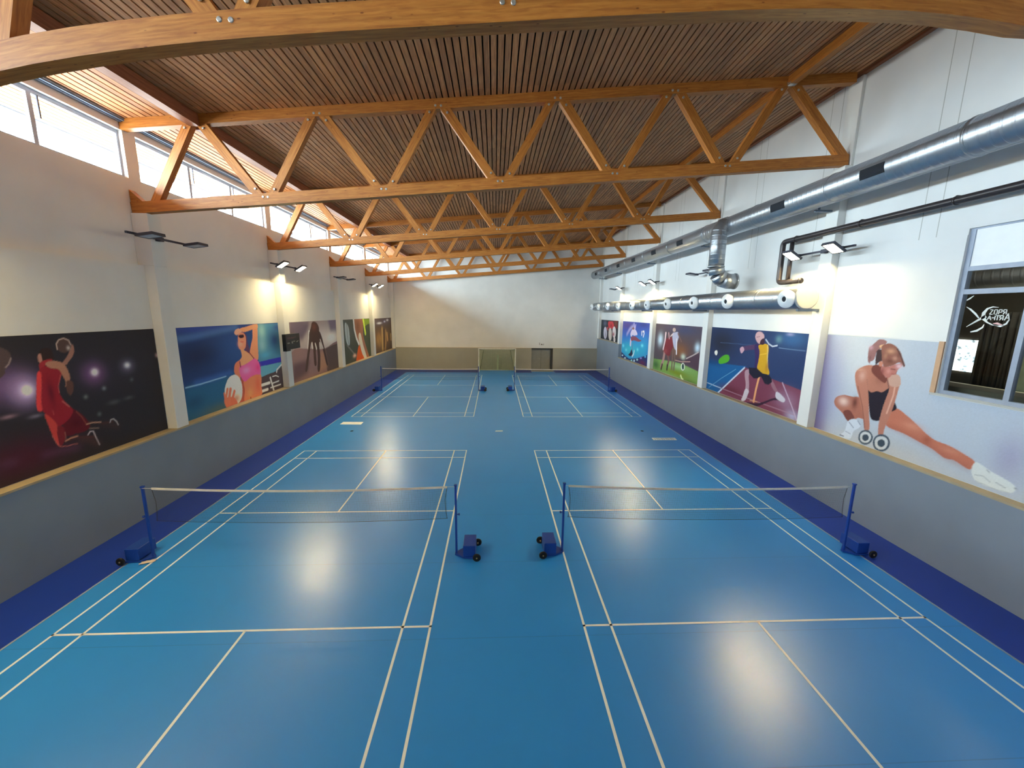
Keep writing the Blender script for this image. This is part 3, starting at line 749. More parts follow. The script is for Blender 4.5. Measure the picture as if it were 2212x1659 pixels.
# upper row as it appears from the hall, left to right (towards smaller y)
for y, strokes in ((7.45, [(0, 1, .8, 1), (.8, 1, 0, 0), (0, 0, .9, 0)]), (7.38, [(0, 0, 0, 1), (0, 1, .8, 1), (.8, 1, .8, 0), (.8, .0, .3, 0)]), (7.31, [(0, 0, 0, 1), (0, 1, .8, 1), (.8, 1, .8, .45), (.8, .45, 0, .45)]), (7.24, [(.8, 0, .8, 1), (.8, 1, 0, 1), (0, 1, 0, .5), (0, .5, .8, .5), (.4, .5, 0, 0)])):
    for p in strokes: seg(y-p[0]*.055, 5.275+p[1]*.085, y-p[2]*.055, 5.275+p[3]*.085, .014)
for y, strokes in ((7.47, [(0, 0, .5, 1), (.5, 1, 1, 0), (.2, .4, .8, .4)]), (7.40, [(0, .5, .8, .5), (.8, 1, .8, 0)]), (7.34, [(0, 1, .9, 1), (.45, 1, .45, 0)]), (7.275, [(.8, 0, .8, 1), (.8, 1, 0, 1), (0, 1, 0, .5), (0, .5, .8, .5), (.4, .5, 0, 0)]), (7.20, [(0, 0, .6, 1.5), (.6, 1.5, 1.2, 0), (.25, .5, .95, .5)])):
    for p in strokes: seg(y-p[0]*.06, 5.165+p[1]*.085, y-p[2]*.06, 5.165+p[3]*.085, .016)
decal(lt, 'lettering', M['decal'], stk)

# room behind the pane
rm = MB()
rm.box(9.7, 16.0, 2.0, 2.1, 2.7, 7.2); rm.box(9.7, 16.0, 13.0, 13.1, 2.7, 7.2); rm.box(15.0, 15.1, 2.1, 13.0, 2.7, 7.2)
tag(rm.build('wall_side_room', M['brownwall']), 'brown walls of the room seen through the interior window', 'wall', kind='structure')
tag(MB().box(9.7, 15.0, 2.1, 13.0, 2.6, 2.7).build('floor_side_room', M['paleflr']), 'pale floor of the room seen through the interior window', 'floor', kind='structure')
tag(MB().box(9.7, 15.0, 2.1, 13.0, 7.1, 7.2).build('ceiling_side_room', M['beige']), 'beige ceiling of the room seen through the interior window', 'ceiling', kind='structure')
dw = tag(MB().box(14.94, 14.99, 11.3, 12.95, 3.5, 4.5).build('window_9', M['daylight']), 'bright outside window seen through the interior window', 'window', kind='structure')
# counter, screen wall, curtain, duct
cn = tag(MB().box(9.9, 10.5, 3.0, 12.4, 2.7, 3.74).build('serving_counter', M['brownwall'], bevel=.02), 'dark low counter behind the interior window sill', 'counter')
tag(MB().box(11.3, 13.4, 3.0, 12.9, 2.7, 3.35).build('stone_bench', M['paleflr'], bevel=.02), 'pale stone bench behind the dark counter of the side room', 'bench')
m = MB(); n = 60
pr_ = [(13.6+.08*math.sin(i*.6)+.03*math.sin(i*2.3), 9.72+.9*i/n) for i in range(n+1)]
for i, (x, y) in enumerate(pr_):
    m.v += [(x, y, 2.7), (x, y, 5.35)]
    if i: m.face([2*i-2, 2*i, 2*i+1, 2*i-1], None, True)
o = m.build('curtain', M['curtain'], loc=(13.6, 9.5, 2.7)); o.modifiers.new('thick', 'SOLIDIFY').thickness = .02
tag(o, 'dark brown hanging curtain in the room behind the interior window', 'curtain')
tag(MB().box(13.5, 13.6, 8.75, 9.62, 2.7, 5.6).build('room_divider', M['green'], bevel=.01), 'grey green panel beside the curtain in the side room', 'panel')
m = MB().tube([(11.2, 2.2, 6.15), (11.2, 12.9, 6.15)], .33, 32)
tag(m.build('side_room_duct', M['duct']), 'silver duct seen through the upper pane of the interior window', 'duct')
# ------------------------------------------------------------------ posters: printed sports pictures, painted per vertex
ART = {
    'basket': [
        ('B',(88,66,98),[(766,378)],(50,36),1.0),
        ('B',(58,26,36),[(764,236)],(99,44),1.0),
        ('B',(40,38,46),[(953,377)],(140,71),1.0),
        ('B',(150,128,170),[(793,363)],(26,30),1.0),
        ('B',(225,222,225),[(796,363)],(10,11),1.0),
        ('B',(100,70,108),[(929,376)],(26,25),1.0),
        ('B',(235,228,235),[(931,378)],(8,8),1.0),
        ('B',(80,75,95),[(1013,381)],(19,17),1.0),
        ('B',(190,190,195),[(1013,383)],(8,7),1.0),
        ('B',(180,150,150),[(1106,398)],(7,6),1.0),
        ('B',(95,100,105),[(946,338)],(5,5),1.0),
        ('B',(85,90,90),[(902,327)],(5,5),1.0),
        ('B',(65,70,75),[(1019,346)],(5,5),1.0),
        ('B',(72,76,76),[(925,282)],(5,5),1.0),
        ('B',(60,60,62),[(964,301)],(16,6),1.0),
        ('B',(60,60,62),[(1003,303)],(14,5),1.0),
        ('B',(112,90,100),[(758,320)],(14,4),1.0),
        ('B',(92,86,98),[(801,310)],(12,4),1.0),
        ('S',(80,48,70),[(800,229),(828,228),(869,222)],5.2,1),
        ('S',(80,54,74),[(731,236),(755,234)],4.5,1),
        ('P',(64,52,52),[(760,446),(778,442),(782,428),(779,418),(769,408),(766,399),(750,392)],0),
        ('S',(125,110,108),[(781,427),(776,417),(770,411)],1.8,0),
        ('P',(40,30,30),[(827,429),(831,436),(840,441),(851,438),(853,429),(852,416),(844,412),(835,408),(829,406),(825,417)],0),
        ('P',(140,100,88),[(826,428),(830,431),(832,424),(831,414),(827,412),(825,417)],0),
        ('P',(122,88,78),[(894,444),(896,433),(892,421),(882,410),(874,402),(868,407),(878,418),(885,428)],0),
        ('P',(126,36,42),[(826,412),(845,418),(850,414),(835,406),(826,392)],0),
        ('S',(54,36,36),[(885,275),(910,267),(929,259),(953,256)],4.9,0),
        ('S',(56,36,36),[(847,244),(871,244),(891,238),(904,235)],5.6,0),
        ('P',(94,28,34),[(825,289),(839,282),(849,269),(845,248),(834,236),(830,243),(828,269)],0),
        ('P',(76,21,29),[(845,327),(865,313),(883,296),(896,276),(899,260),(888,253),(869,253),(848,255),(847,276),(839,291),(837,310)],0),
        ('P',(116,28,38),[(819,393),(834,405),(845,399),(861,395),(861,382),(851,362),(851,347),(856,331),(865,316),(871,304),(863,291),(850,282),(838,279),(825,289),(819,308),(814,318),(807,321),(807,338),(813,367)],0),
        ('B',(78,19,32),[(836,350)],(8,33),0.85),
        ('B',(60,16,24),[(873,275)],(16,12),0.7),
        ('P',(176,54,54),[(818,391),(825,393),(822,368),(816,339),(814,318),(806,321),(808,341)],0),
        ('P',(158,54,50),[(817,309),(826,301),(835,283),(832,264),(832,239),(827,247),(821,277)],0),
        ('S',(160,66,64),[(860,383),(852,362),(851,347)],1.4,0),
        ('S',(160,90,84),[(854,328),(865,314)],1.7,0),
        ('S',(120,62,52),[(877,300),(887,284),(892,269)],1.4,0),
        ('S',(150,60,60),[(832,314),(833,305)],1.0,0),
        ('P',(138,98,80),[(836,409),(844,414),(858,412),(869,406),(874,397),(877,382),(876,368),(870,358),(865,357),(867,368),(863,382),(858,395),(843,400)],0),
        ('P',(74,50,46),[(870,369),(881,364),(879,346),(871,337),(866,350)],0),
        ('P',(66,50,47),[(891,442),(888,435),(881,429),(874,428),(867,431),(863,437),(862,445),(866,452),(872,457),(879,459),(886,456),(891,450)],0),
        ('S',(160,140,130),[(863,436),(863,447),(869,455),(879,458),(888,453),(891,443)],1.8,0),
        ('B',(150,140,135),[(885,437)],(4,5),1.0),
        ('S',(158,84,74),[(823,262),(828,245),(833,236),(845,233),(867,231)],1.1,0),
        ('S',(160,112,90),[(845,244),(856,247),(870,247)],2.4,0),
        ('S',(120,80,70),[(847,263),(846,244)],1.2,0),
        ('S',(158,120,100),[(893,267),(906,267),(925,263)],2.1,0),
        ('S',(110,90,80),[(898,256),(918,251)],2.0,0),
        ('S',(165,158,158),[(946,256),(949,262),(956,262),(962,254),(965,245)],1.8,0),
        ('S',(165,152,152),[(892,243),(898,249),(905,247),(907,236),(913,213)],1.8,0),
        ('S',(70,45,42),[(872,237),(891,233),(912,216)],6.3,1),
        ('S',(60,40,38),[(926,256),(945,251),(967,239)],6.0,1),
    ],
    'beach': [
        ('B',(38,68,118),[(1378,385)],(173,82),1.0),
        ('B',(28,38,68),[(1250,379)],(140,66),1.0),
        ('B',(44,60,120),[(1278,461)],(211,15),1.0),
        ('P',(36,80,112),[(1186,292),(1275,295),(1362,297),(1462,297),(1441,180),(1181,185),(1180,260)],1),
        ('B',(66,84,84),[(1314,199)],(95,23),0.8),
        ('B',(30,60,85),[(1213,243)],(51,27),0.7),
        ('S',(66,98,146),[(1183,435),(1248,439),(1359,450),(1449,458)],13.6,1),
        ('S',(50,84,150),[(1223,300),(1304,302),(1396,308)],9.9,1),
        ('S',(120,160,205),[(1186,293),(1248,293),(1317,296),(1365,298)],3.4,0),
        ('Q',(58,104,132),[(1571,465),(1737,465),(1732,320),(1557,321)],0),
        ('B',(112,150,150),[(1598,436)],(29,36),1.0),
        ('B',(100,140,150),[(1593,384)],(33,34),1.0),
        ('B',(34,58,98),[(1683,399)],(52,43),1.0),
        ('B',(45,70,120),[(1711,448)],(33,15),1.0),
        ('B',(60,120,150),[(1607,344)],(38,14),1.0),
        ('Q',(40,42,132),[(1561,323),(1730,324),(1731,303),(1566,304)],0),
        ('Q',(74,124,146),[(1566,304),(1731,302),(1730,283),(1679,271),(1562,258)],0),
        ('Q',(64,54,58),[(1563,262),(1615,267),(1679,269),(1729,290),(1726,189),(1551,196)],0),
        ('S',(215,212,210),[(1557,231),(1617,231)],10.6,0),
        ('S',(215,212,210),[(1557,208),(1600,208)],10.2,0),
        ('S',(205,204,204),[(1626,250),(1644,190)],8.9,0),
        ('S',(205,204,204),[(1634,225),(1687,227)],4.5,0),
        ('S',(205,204,204),[(1622,210),(1698,210)],4.6,0),
        ('S',(205,204,204),[(1643,252),(1669,252),(1688,244)],3.6,0),
        ('S',(205,204,204),[(1676,265),(1680,275),(1718,291)],5.9,0),
        ('P',(74,48,74),[(1482,438),(1501,427),(1503,396),(1515,356),(1482,370),(1488,393)],0),
        ('P',(200,118,88),[(1543,452),(1572,462),(1564,391),(1557,333),(1530,342),(1509,359),(1520,388),(1535,416)],0),
        ('P',(206,124,92),[(1468,453),(1501,458),(1547,465),(1574,465),(1573,451),(1540,447),(1484,440)],0),
        ('P',(196,134,112),[(1439,448),(1458,454),(1472,449),(1474,441),(1448,432),(1434,437)],0),
        ('P',(196,116,94),[(1453,430),(1466,439),(1486,436),(1495,419),(1489,388),(1473,377),(1455,380),(1448,392),(1449,413)],0),
        ('B',(220,140,120),[(1459,399)],(14,12),0.8),
        ('P',(42,26,40),[(1453,428),(1468,432),(1483,431),(1485,422),(1474,420),(1462,420)],0),
        ('S',(160,62,62),[(1463,407),(1478,405)],2.9,0),
        ('P',(208,128,96),[(1459,382),(1482,373),(1509,359),(1531,342),(1497,329),(1445,321),(1444,340),(1461,355)],0),
        ('P',(192,104,80),[(1448,340),(1431,339),(1416,329),(1410,305),(1421,290),(1437,277),(1449,313)],0),
        ('P',(150,70,58),[(1441,279),(1458,267),(1455,190),(1409,194),(1433,215)],0),
        ('P',(206,106,78),[(1456,267),(1502,275),(1562,276),(1560,230),(1553,193),(1453,188),(1457,233)],0),
        ('B',(180,80,60),[(1539,241)],(20,38),0.7),
        ('B',(220,125,85),[(1484,216)],(22,25),0.8),
        ('P',(206,78,130),[(1442,320),(1474,323),(1524,337),(1541,337),(1561,316),(1563,276),(1534,278),(1502,275),(1466,263),(1453,270),(1440,292)],0),
        ('B',(220,118,158),[(1477,302)],(29,15),0.9),
        ('B',(180,50,105),[(1550,303)],(16,18),0.8),
        ('S',(80,30,52),[(1493,370),(1510,360),(1530,340)],4.3,0),
        ('S',(80,30,52),[(1446,337),(1447,319)],4.9,0),
        ('S',(90,40,30),[(1486,199),(1486,192)],4.9,0),
        ('P',(206,200,190),[(1407,297),(1429,287),(1442,263),(1443,236),(1433,208),(1409,193),(1375,194),(1356,212),(1350,240),(1354,262),(1376,289)],0),
        ('B',(158,116,90),[(1405,213)],(28,20),0.9),
        ('P',(182,98,78),[(1344,224),(1390,222),(1409,194),(1375,191),(1350,193)],0),
        ('S',(190,104,82),[(1352,203),(1354,230),(1365,254)],11.4,0),
        ('S',(188,102,82),[(1366,198),(1368,223),(1380,251)],13.3,0),
        ('S',(182,98,78),[(1378,198),(1386,219),(1399,240)],11.8,0),
        ('S',(182,98,78),[(1348,221),(1347,243)],7.8,0),
    ],
    'runner': [
        ('B',(172,165,160),[(2176,372)],(244,78),1.0),
        ('Q',(82,72,84),[(1813,470),(2009,465),(1984,424),(1921,380),(1800,394)],1),
        ('Q',(98,88,104),[(2227,470),(2357,468),(2347,407),(2251,401)],1),
        ('B',(188,184,178),[(2264,370)],(85,34),1.0),
        ('P',(110,88,88),[(1813,334),(1968,336),(2149,318),(2374,334),(2333,101),(1787,184)],0),
        ('Q',(74,61,61),[(2140,313),(2256,327),(2364,335),(2345,166),(2177,184)],0),
        ('Q',(132,100,84),[(2081,303),(2161,313),(2184,220),(2071,201)],1),
        ('Q',(80,62,66),[(1816,282),(1987,283),(1948,220),(1800,194)],1),
        ('S',(205,192,182),[(1997,417),(1974,337)],12.6,0),
        ('S',(190,175,165),[(1959,303),(1932,241)],7.0,0),
        ('P',(62,46,42),[(2056,463),(2086,456),(2109,432),(2108,401),(2111,370),(2098,355),(2082,350),(2029,354),(2008,366),(1993,381),(1995,407),(2018,435),(2033,458)],0),
        ('B',(90,56,46),[(2055,437)],(34,23),0.9),
        ('P',(62,48,44),[(2001,417),(1987,378),(1971,334),(1949,291),(1926,236),(1945,233),(1977,298),(2000,345),(2017,380)],0),
        ('P',(60,46,44),[(2107,413),(2133,386),(2154,335),(2171,287),(2187,231),(2168,233),(2144,297),(2120,348),(2093,371)],0),
        ('P',(64,46,42),[(2011,367),(2027,342),(2026,309),(2026,250),(2050,247),(2052,306),(2058,357)],0),
        ('P',(60,44,42),[(2060,360),(2070,328),(2069,277),(2057,217),(2083,213),(2100,284),(2097,336),(2098,360)],0),
        ('S',(200,180,170),[(2113,370),(2141,322)],6.6,0),
        ('S',(195,175,165),[(2019,360),(2022,333)],9.0,0),
        ('S',(195,175,165),[(2053,354),(2062,326)],8.9,0),
    ],
    'tennis': [
        ('B',(70,74,70),[(2501,384)],(141,124),1.0),
        ('P',(140,150,150),[(2484,447),(2527,419),(2539,361),(2528,308),(2487,318),(2468,365),(2466,426)],0),
        ('S',(70,72,70),[(2499,441),(2511,313)],5.7,0),
        ('S',(95,95,92),[(2488,309),(2562,267),(2629,230)],12.8,0),
        ('Q',(96,116,42),[(2796,464),(2982,460),(2968,383),(2845,359)],0),
        ('P',(60,66,52),[(2819,390),(3004,406),(2981,176),(2872,184)],0),
        ('P',(128,86,66),[(2639,466),(2789,464),(2803,414),(2800,345),(2857,257),(2902,180),(2783,180),(2704,284),(2650,363)],0),
        ('B',(90,58,46),[(2700,417)],(53,49),0.7),
        ('S',(210,170,154),[(2728,345),(2763,270),(2826,180)],55.4,0),
        ('S',(222,198,188),[(2623,467),(2631,398),(2661,340),(2700,302)],23.0,0),
        ('S',(158,196,66),[(2814,463),(2846,363)],28.8,0),
        ('P',(188,78,36),[(2667,256),(2708,291),(2750,235),(2790,184),(2635,176)],0),
        ('B',(198,150,128),[(2607,232)],(32,13),1.0),
    ],
    'show': [
        ('B',(80,72,80),[(3313,433)],(323,38),1.0),
        ('B',(110,78,48),[(3252,302)],(246,86),1.0),
        ('B',(150,112,62),[(3175,296)],(75,47),1.0),
        ('S',(160,132,84),[(3268,375),(3267,301),(3260,218)],39.0,1),
        ('S',(142,110,70),[(3371,349),(3368,283),(3336,216)],37.8,1),
        ('S',(124,92,58),[(3159,328),(3187,253)],33.0,1),
        ('S',(60,42,34),[(3321,362),(3307,232)],28.0,0),
        ('S',(165,128,80),[(3408,331),(3420,279)],30.0,0),
        ('S',(150,125,85),[(3530,318),(3531,272)],23.0,0),
        ('B',(215,215,228),[(3201,423)],(63,8),1.0),
        ('B',(205,205,220),[(3437,442)],(34,9),1.0),
        ('B',(170,170,190),[(3349,432)],(28,8),1.0),
    ],
    'stretch': [
        ('Q',(112,100,142),[(1177,482),(1096,485),(1069,192),(1129,174)],2),
        ('B',(112,100,142),[(1116,268)],(51,166),1.0),
        ('B',(150,150,190),[(1063,344)],(47,157),0.6),
        ('B',(198,206,218),[(975,388)],(75,95),0.7),
        ('B',(188,190,194),[(883,210)],(143,38),0.7),
        ('B',(160,160,190),[(659,267)],(31,52),0.8),
        ('P',(176,120,104),[(999,373),(982,392),(958,400),(939,393),(913,375),(899,388),(883,381),(881,356),(899,342),(928,333),(960,333),(987,348)],0),
        ('B',(206,160,140),[(983,378)],(13,11),0.8),
        ('B',(150,96,82),[(932,366)],(14,16),0.6),
        ('P',(170,108,92),[(1049,286),(1043,300),(1020,310),(996,310),(973,310),(952,264),(970,259),(983,247),(997,243),(1018,260),(1042,273)],0),
        ('B',(224,196,190),[(1020,292)],(17,13),1.0),
        ('B',(100,56,52),[(986,296)],(9,17),0.9),
        ('P',(122,70,62),[(1016,263),(999,273),(984,262),(980,250),(998,243)],0),
        ('P',(188,116,96),[(880,308),(851,297),(824,281),(805,269),(785,260),(757,257),(735,251),(708,240),(714,222),(743,230),(760,228),(786,239),(812,245),(851,254),(893,260),(891,286)],0),
        ('S',(152,84,68),[(891,263),(851,256),(813,248),(786,241),(760,231),(716,224)],4.1,1),
        ('B',(212,146,124),[(835,276)],(26,10),0.7),
        ('B',(206,140,118),[(751,247)],(22,7),0.6),
        ('B',(150,82,66),[(800,255)],(11,11),0.7),
        ('P',(40,35,47),[(960,336),(946,332),(932,338),(918,338),(903,350),(903,322),(885,321),(877,306),(890,294),(908,270),(934,266),(947,301)],0),
        ('S',(60,54,70),[(964,361),(957,336)],1.8,0),
        ('S',(60,54,70),[(911,370),(903,349)],1.5,0),
        ('P',(180,122,106),[(999,371),(986,381),(971,379),(955,334),(948,306),(941,273),(934,240),(946,232),(955,260),(971,301),(990,339)],0),
        ('S',(140,86,74),[(985,340),(963,291),(947,239)],2.4,0),
        ('P',(178,122,107),[(906,379),(888,384),(881,378),(881,349),(886,304),(896,254),(897,233),(908,229),(913,263),(909,310),(902,350)],0),
        ('S',(212,166,150),[(890,374),(890,336),(898,290)],3.6,0),
        ('P',(206,216,232),[(997,242),(978,254),(959,245),(963,234),(976,221),(983,198),(1014,196),(1002,214)],0),
        ('S',(120,130,160),[(993,241),(978,230)],2.1,0),
        ('S',(110,120,150),[(969,251),(960,243)],2.1,0),
        ('S',(90,95,120),[(1014,199),(1003,199)],2.9,0),
        ('S',(140,150,175),[(999,214),(984,211)],1.8,0),
        ('P',(76,90,106),[(921,222),(922,212),(928,203),(937,197),(947,196),(956,201),(960,209),(959,220),(953,229),(944,234),(934,235),(926,230)],0),
        ('P',(200,206,212),[(926,220),(927,213),(931,206),(938,202),(946,201),(952,204),(955,211),(955,219),(950,226),(943,230),(935,230),(929,227)],0),
        ('P',(64,78,94),[(932,218),(932,213),(935,209),(939,206),(943,206),(947,208),(949,212),(949,217),(946,221),(942,223),(937,224),(933,221)],0),
        ('P',(70,84,102),[(877,222),(878,211),(884,201),(894,194),(905,193),(914,198),(919,208),(918,220),(912,230),(902,236),(891,237),(882,232)],0),
        ('P',(198,204,210),[(882,221),(883,212),(887,204),(895,199),(903,198),(911,202),(914,210),(914,219),(909,227),(901,231),(892,232),(885,228)],0),
        ('P',(62,76,92),[(889,217),(889,213),(892,208),(896,205),(901,205),(905,207),(907,211),(907,216),(904,221),(899,224),(895,224),(891,222)],0),
        ('P',(214,222,226),[(708,239),(698,239),(681,232),(662,227),(645,221),(641,211),(649,203),(672,201),(700,204),(711,221)],0),
        ('S',(160,172,182),[(704,215),(691,218),(678,211)],1.4,0),
        ('S',(130,140,155),[(687,232),(683,229)],1.6,0),
        ('S',(150,160,172),[(670,214),(655,210)],1.4,0),
        ('S',(110,115,130),[(643,215),(640,215)],1.6,0),
        ('S',(170,180,188),[(700,204),(672,201),(649,203)],1.1,0),
        ('P',(116,66,60),[(947,402),(931,401),(918,376),(912,375),(916,361),(938,371),(954,383),(955,396)],0),
        ('B',(205,165,155),[(978,369)],(11,15),0.8),
        ('P',(192,156,144),[(908,380),(895,386),(885,384),(879,372),(880,360),(899,356),(908,367)],0),
        ('P',(142,104,106),[(957,458),(949,465),(937,465),(928,460),(934,452),(941,443),(946,438),(951,431),(953,416),(958,410),(963,408),(962,404),(966,404),(970,411),(972,425),(972,442),(966,448)],0),
        ('B',(190,152,168),[(967,443)],(7,7),0.8),
        ('P',(214,176,142),[(946,449),(938,453),(934,452),(941,444)],0),
        ('B',(110,80,80),[(965,417)],(4,7),0.7),
        ('P',(68,54,58),[(950,437),(938,440),(932,425),(933,412),(941,408),(947,402),(950,416)],0),
        ('P',(178,116,110),[(930,401),(914,402),(899,409),(885,413),(882,408),(888,401),(892,394),(894,386),(903,383),(906,377),(913,375),(922,380),(931,389)],0),
        ('B',(216,188,206),[(889,406)],(8,6),0.9),
        ('B',(205,150,145),[(912,391)],(6,7),0.7),
        ('B',(122,68,66),[(928,387)],(7,11),0.8),
        ('P',(136,92,82),[(940,448),(928,456),(918,457),(904,451),(892,439),(884,425),(876,410),(879,406),(885,413),(893,414),(903,407),(917,401),(925,400),(932,412),(936,429)],0),
        ('B',(194,148,124),[(915,439)],(12,7),0.9),
        ('B',(190,142,128),[(902,423)],(7,6),0.8),
        ('B',(168,122,102),[(926,426)],(5,8),0.8),
        ('B',(104,62,58),[(913,415)],(10,6),0.7),
        ('B',(105,66,60),[(895,431)],(4,8),0.6),
        ('S',(68,54,60),[(901,446),(890,431),(878,409)],2.4,0),
        ('P',(192,130,112),[(940,406),(937,412),(931,411),(929,405),(931,400),(937,400)],0),
        ('S',(92,52,56),[(907,397),(897,397)],1.8,0),
        ('S',(150,78,80),[(904,386),(897,386)],1.3,0),
        ('S',(120,72,72),[(894,386),(892,394)],1.0,0),
    ],
    'badm': [
        ('B',(40,44,62),[(1634,405)],(137,77),1.0),
        ('B',(52,92,142),[(1239,445)],(75,30),1.0),
        ('B',(90,130,150),[(1299,441)],(17,14),1.0),
        ('B',(130,140,190),[(1250,460)],(19,6),1.0),
        ('Q',(28,92,150),[(1723,311),(1454,329),(1623,184),(1726,183)],0),
        ('B',(24,70,120),[(1689,315)],(94,15),1.0),
        ('Q',(122,62,84),[(1464,325),(1312,306),(1171,292),(1174,169),(1621,187)],0),
        ('B',(150,112,140),[(1229,246)],(65,40),1.0),
        ('B',(170,168,205),[(1194,204)],(33,21),1.0),
        ('B',(105,45,62),[(1533,221)],(79,20),1.0),
        ('S',(80,102,142),[(1643,404),(1523,408),(1412,411)],1.3,0),
        ('S',(135,165,205),[(1294,413),(1178,414)],1.1,0),
        ('S',(195,210,232),[(1464,322),(1624,192)],6.4,0),
        ('S',(180,200,225),[(1722,220),(1603,216)],3.6,0),
        ('S',(168,135,155),[(1603,216),(1432,212),(1328,211),(1182,210)],2.5,0),
        ('S',(195,175,200),[(1256,301),(1203,236),(1172,194)],3.9,0),
        ('S',(110,162,205),[(1698,202),(1606,259),(1516,309)],2.2,0),
        ('P',(58,34,56),[(1429,196),(1360,208),(1278,246),(1239,239),(1285,236),(1371,193)],0),
        ('P',(80,164,46),[(1642,331),(1610,353),(1579,359),(1566,345),(1579,329),(1631,315)],0),
        ('P',(228,224,216),[(1678,365),(1663,369),(1657,359),(1664,348),(1679,354)],0),
        ('S',(195,210,232),[(1363,436),(1345,422),(1325,415),(1303,420)],4.2,0),
        ('P',(86,60,96),[(1504,391),(1489,400),(1447,409),(1409,414),(1393,401),(1444,392),(1480,386)],0),
        ('P',(196,156,174),[(1505,390),(1490,400),(1477,389),(1492,374)],0),
        ('P',(176,142,156),[(1457,311),(1437,320),(1429,311),(1433,294),(1426,270),(1423,247),(1424,238),(1442,242),(1446,266),(1456,291)],0),
        ('P',(204,194,204),[(1443,245),(1422,240),(1426,225),(1434,205),(1448,196),(1461,198),(1455,212)],0),
        ('P',(150,108,124),[(1312,305),(1296,293),(1270,266),(1281,263),(1306,281)],0),
        ('P',(208,203,216),[(1281,263),(1267,266),(1238,253),(1234,245),(1244,238),(1276,245)],0),
        ('S',(228,164,114),[(1375,299),(1383,255),(1388,208)],9.7,0),
        ('S',(205,152,112),[(1409,207),(1368,211)],3.2,0),
        ('P',(60,44,94),[(1420,410),(1394,415),(1385,367),(1389,337),(1392,326),(1405,332),(1407,364)],0),
        ('P',(204,158,40),[(1397,413),(1348,418),(1341,372),(1335,343),(1324,325),(1331,315),(1360,317),(1390,330),(1388,358),(1388,391)],0),
        ('S',(225,200,130),[(1350,416),(1343,372),(1338,338)],3.6,0),
        ('B',(170,115,40),[(1341,342)],(8,21),0.8),
        ('S',(235,195,80),[(1385,380),(1351,388)],2.2,0),
        ('Q',(36,34,52),[(1439,327),(1393,331),(1360,317),(1324,316),(1309,305),(1305,295),(1321,283),(1341,283),(1365,305),(1382,295),(1403,291),(1433,306)],0),
        ('P',(196,160,168),[(1422,442),(1417,457),(1397,462),(1377,453),(1373,440),(1380,426),(1392,418),(1405,422),(1415,430)],0),
        ('P',(62,40,58),[(1389,432),(1373,439),(1369,419),(1391,417)],0),
        ('S',(120,80,95),[(1414,441),(1397,444)],1.8,0),
    ],
    'rugby': [
        ('B',(72,76,108),[(1986,441)],(184,32),1.0),
        ('B',(112,78,66),[(2061,340)],(179,58),1.0),
        ('B',(134,90,62),[(1993,333)],(79,37),1.0),
        ('B',(196,220,240),[(2257,374)],(38,38),1.0),
        ('B',(196,220,240),[(1830,365)],(27,25),1.0),
        ('B',(90,80,100),[(2106,447)],(96,22),1.0),
        ('Q',(82,62,78),[(2073,271),(1809,347),(1792,254),(1938,261)],0),
        ('Q',(122,160,88),[(2351,255),(2093,269),(1976,271),(1804,257),(1796,175),(2337,181)],0),
        ('B',(64,104,64),[(2295,224)],(60,30),1.0),
        ('B',(120,138,40),[(2014,217)],(155,19),1.0),
        ('B',(150,190,130),[(2020,252)],(133,15),1.0),
        ('B',(84,110,44),[(1873,190)],(99,18),1.0),
        ('S',(192,154,144),[(2055,280),(1978,281),(1888,292)],4.1,0),
        ('S',(190,174,174),[(1928,303),(1872,323),(1817,345)],5.8,0),
        ('B',(196,210,196),[(1964,308)],(26,16),1.0),
        ('S',(168,132,132),[(2187,309),(2196,268),(2217,225)],24.9,0),
        ('S',(70,52,52),[(2207,236),(2215,211)],16.3,0),
        ('S',(124,88,86),[(2148,304),(2125,270),(2138,240)],20.0,0),
        ('S',(60,50,52),[(2138,240),(2140,218)],15.4,0),
        ('S',(122,96,92),[(2085,333),(2083,282),(2082,229)],14.0,0),
        ('S',(118,96,88),[(2065,335),(2056,285),(2056,230)],14.0,0),
        ('P',(124,50,60),[(2179,383),(2118,398),(2087,377),(2091,341),(2112,320),(2118,296),(2168,298),(2209,325),(2198,360)],0),
        ('S',(222,198,208),[(2190,414),(2193,374),(2209,325)],15.3,0),
        ('S',(194,156,164),[(2153,416),(2141,389)],12.0,0),
        ('B',(160,80,84),[(2177,315)],(27,14),0.7),
        ('P',(182,182,208),[(2108,415),(2077,424),(2043,427),(2029,407),(2042,372),(2040,336),(2066,338),(2092,368)],0),
        ('S',(124,94,92),[(2041,420),(2020,401),(1997,382)],9.6,0),
        ('S',(224,218,228),[(2051,389),(2041,315)],12.0,0),
        ('P',(192,168,162),[(2071,438),(2072,432),(2078,428),(2087,426),(2097,427),(2105,431),(2108,436),(2107,441),(2101,445),(2091,447),(2082,446),(2074,443)],0),
        ('S',(225,205,205),[(2126,401),(2101,415)],7.4,0),
        ('P',(224,230,222),[(1938,261),(1939,251),(1945,243),(1954,239),(1965,240),(1974,246),(1979,255),(1978,265),(1971,273),(1962,277),(1951,276),(1942,270)],0),
        ('P',(30,66,56),[(1945,260),(1945,252),(1948,247),(1954,244),(1960,245),(1965,250),(1968,257),(1968,264),(1965,270),(1959,273),(1953,272),(1948,267)],0),
        ('S',(208,224,166),[(1972,210),(1955,195),(1946,194)],12.6,0),
    ],
    'soccer': [
        ('Q',(60,120,205),[(2993,348),(2431,399),(2419,163),(2956,159)],3),
        ('Q',(52,168,208),[(2983,299),(2422,354),(2445,244),(2809,202),(2971,234)],3),
        ('B',(84,74,140),[(2854,438)],(172,36),1.0),
        ('B',(60,70,140),[(2530,449)],(111,25),1.0),
        ('B',(64,184,206),[(2750,268)],(169,43),1.0),
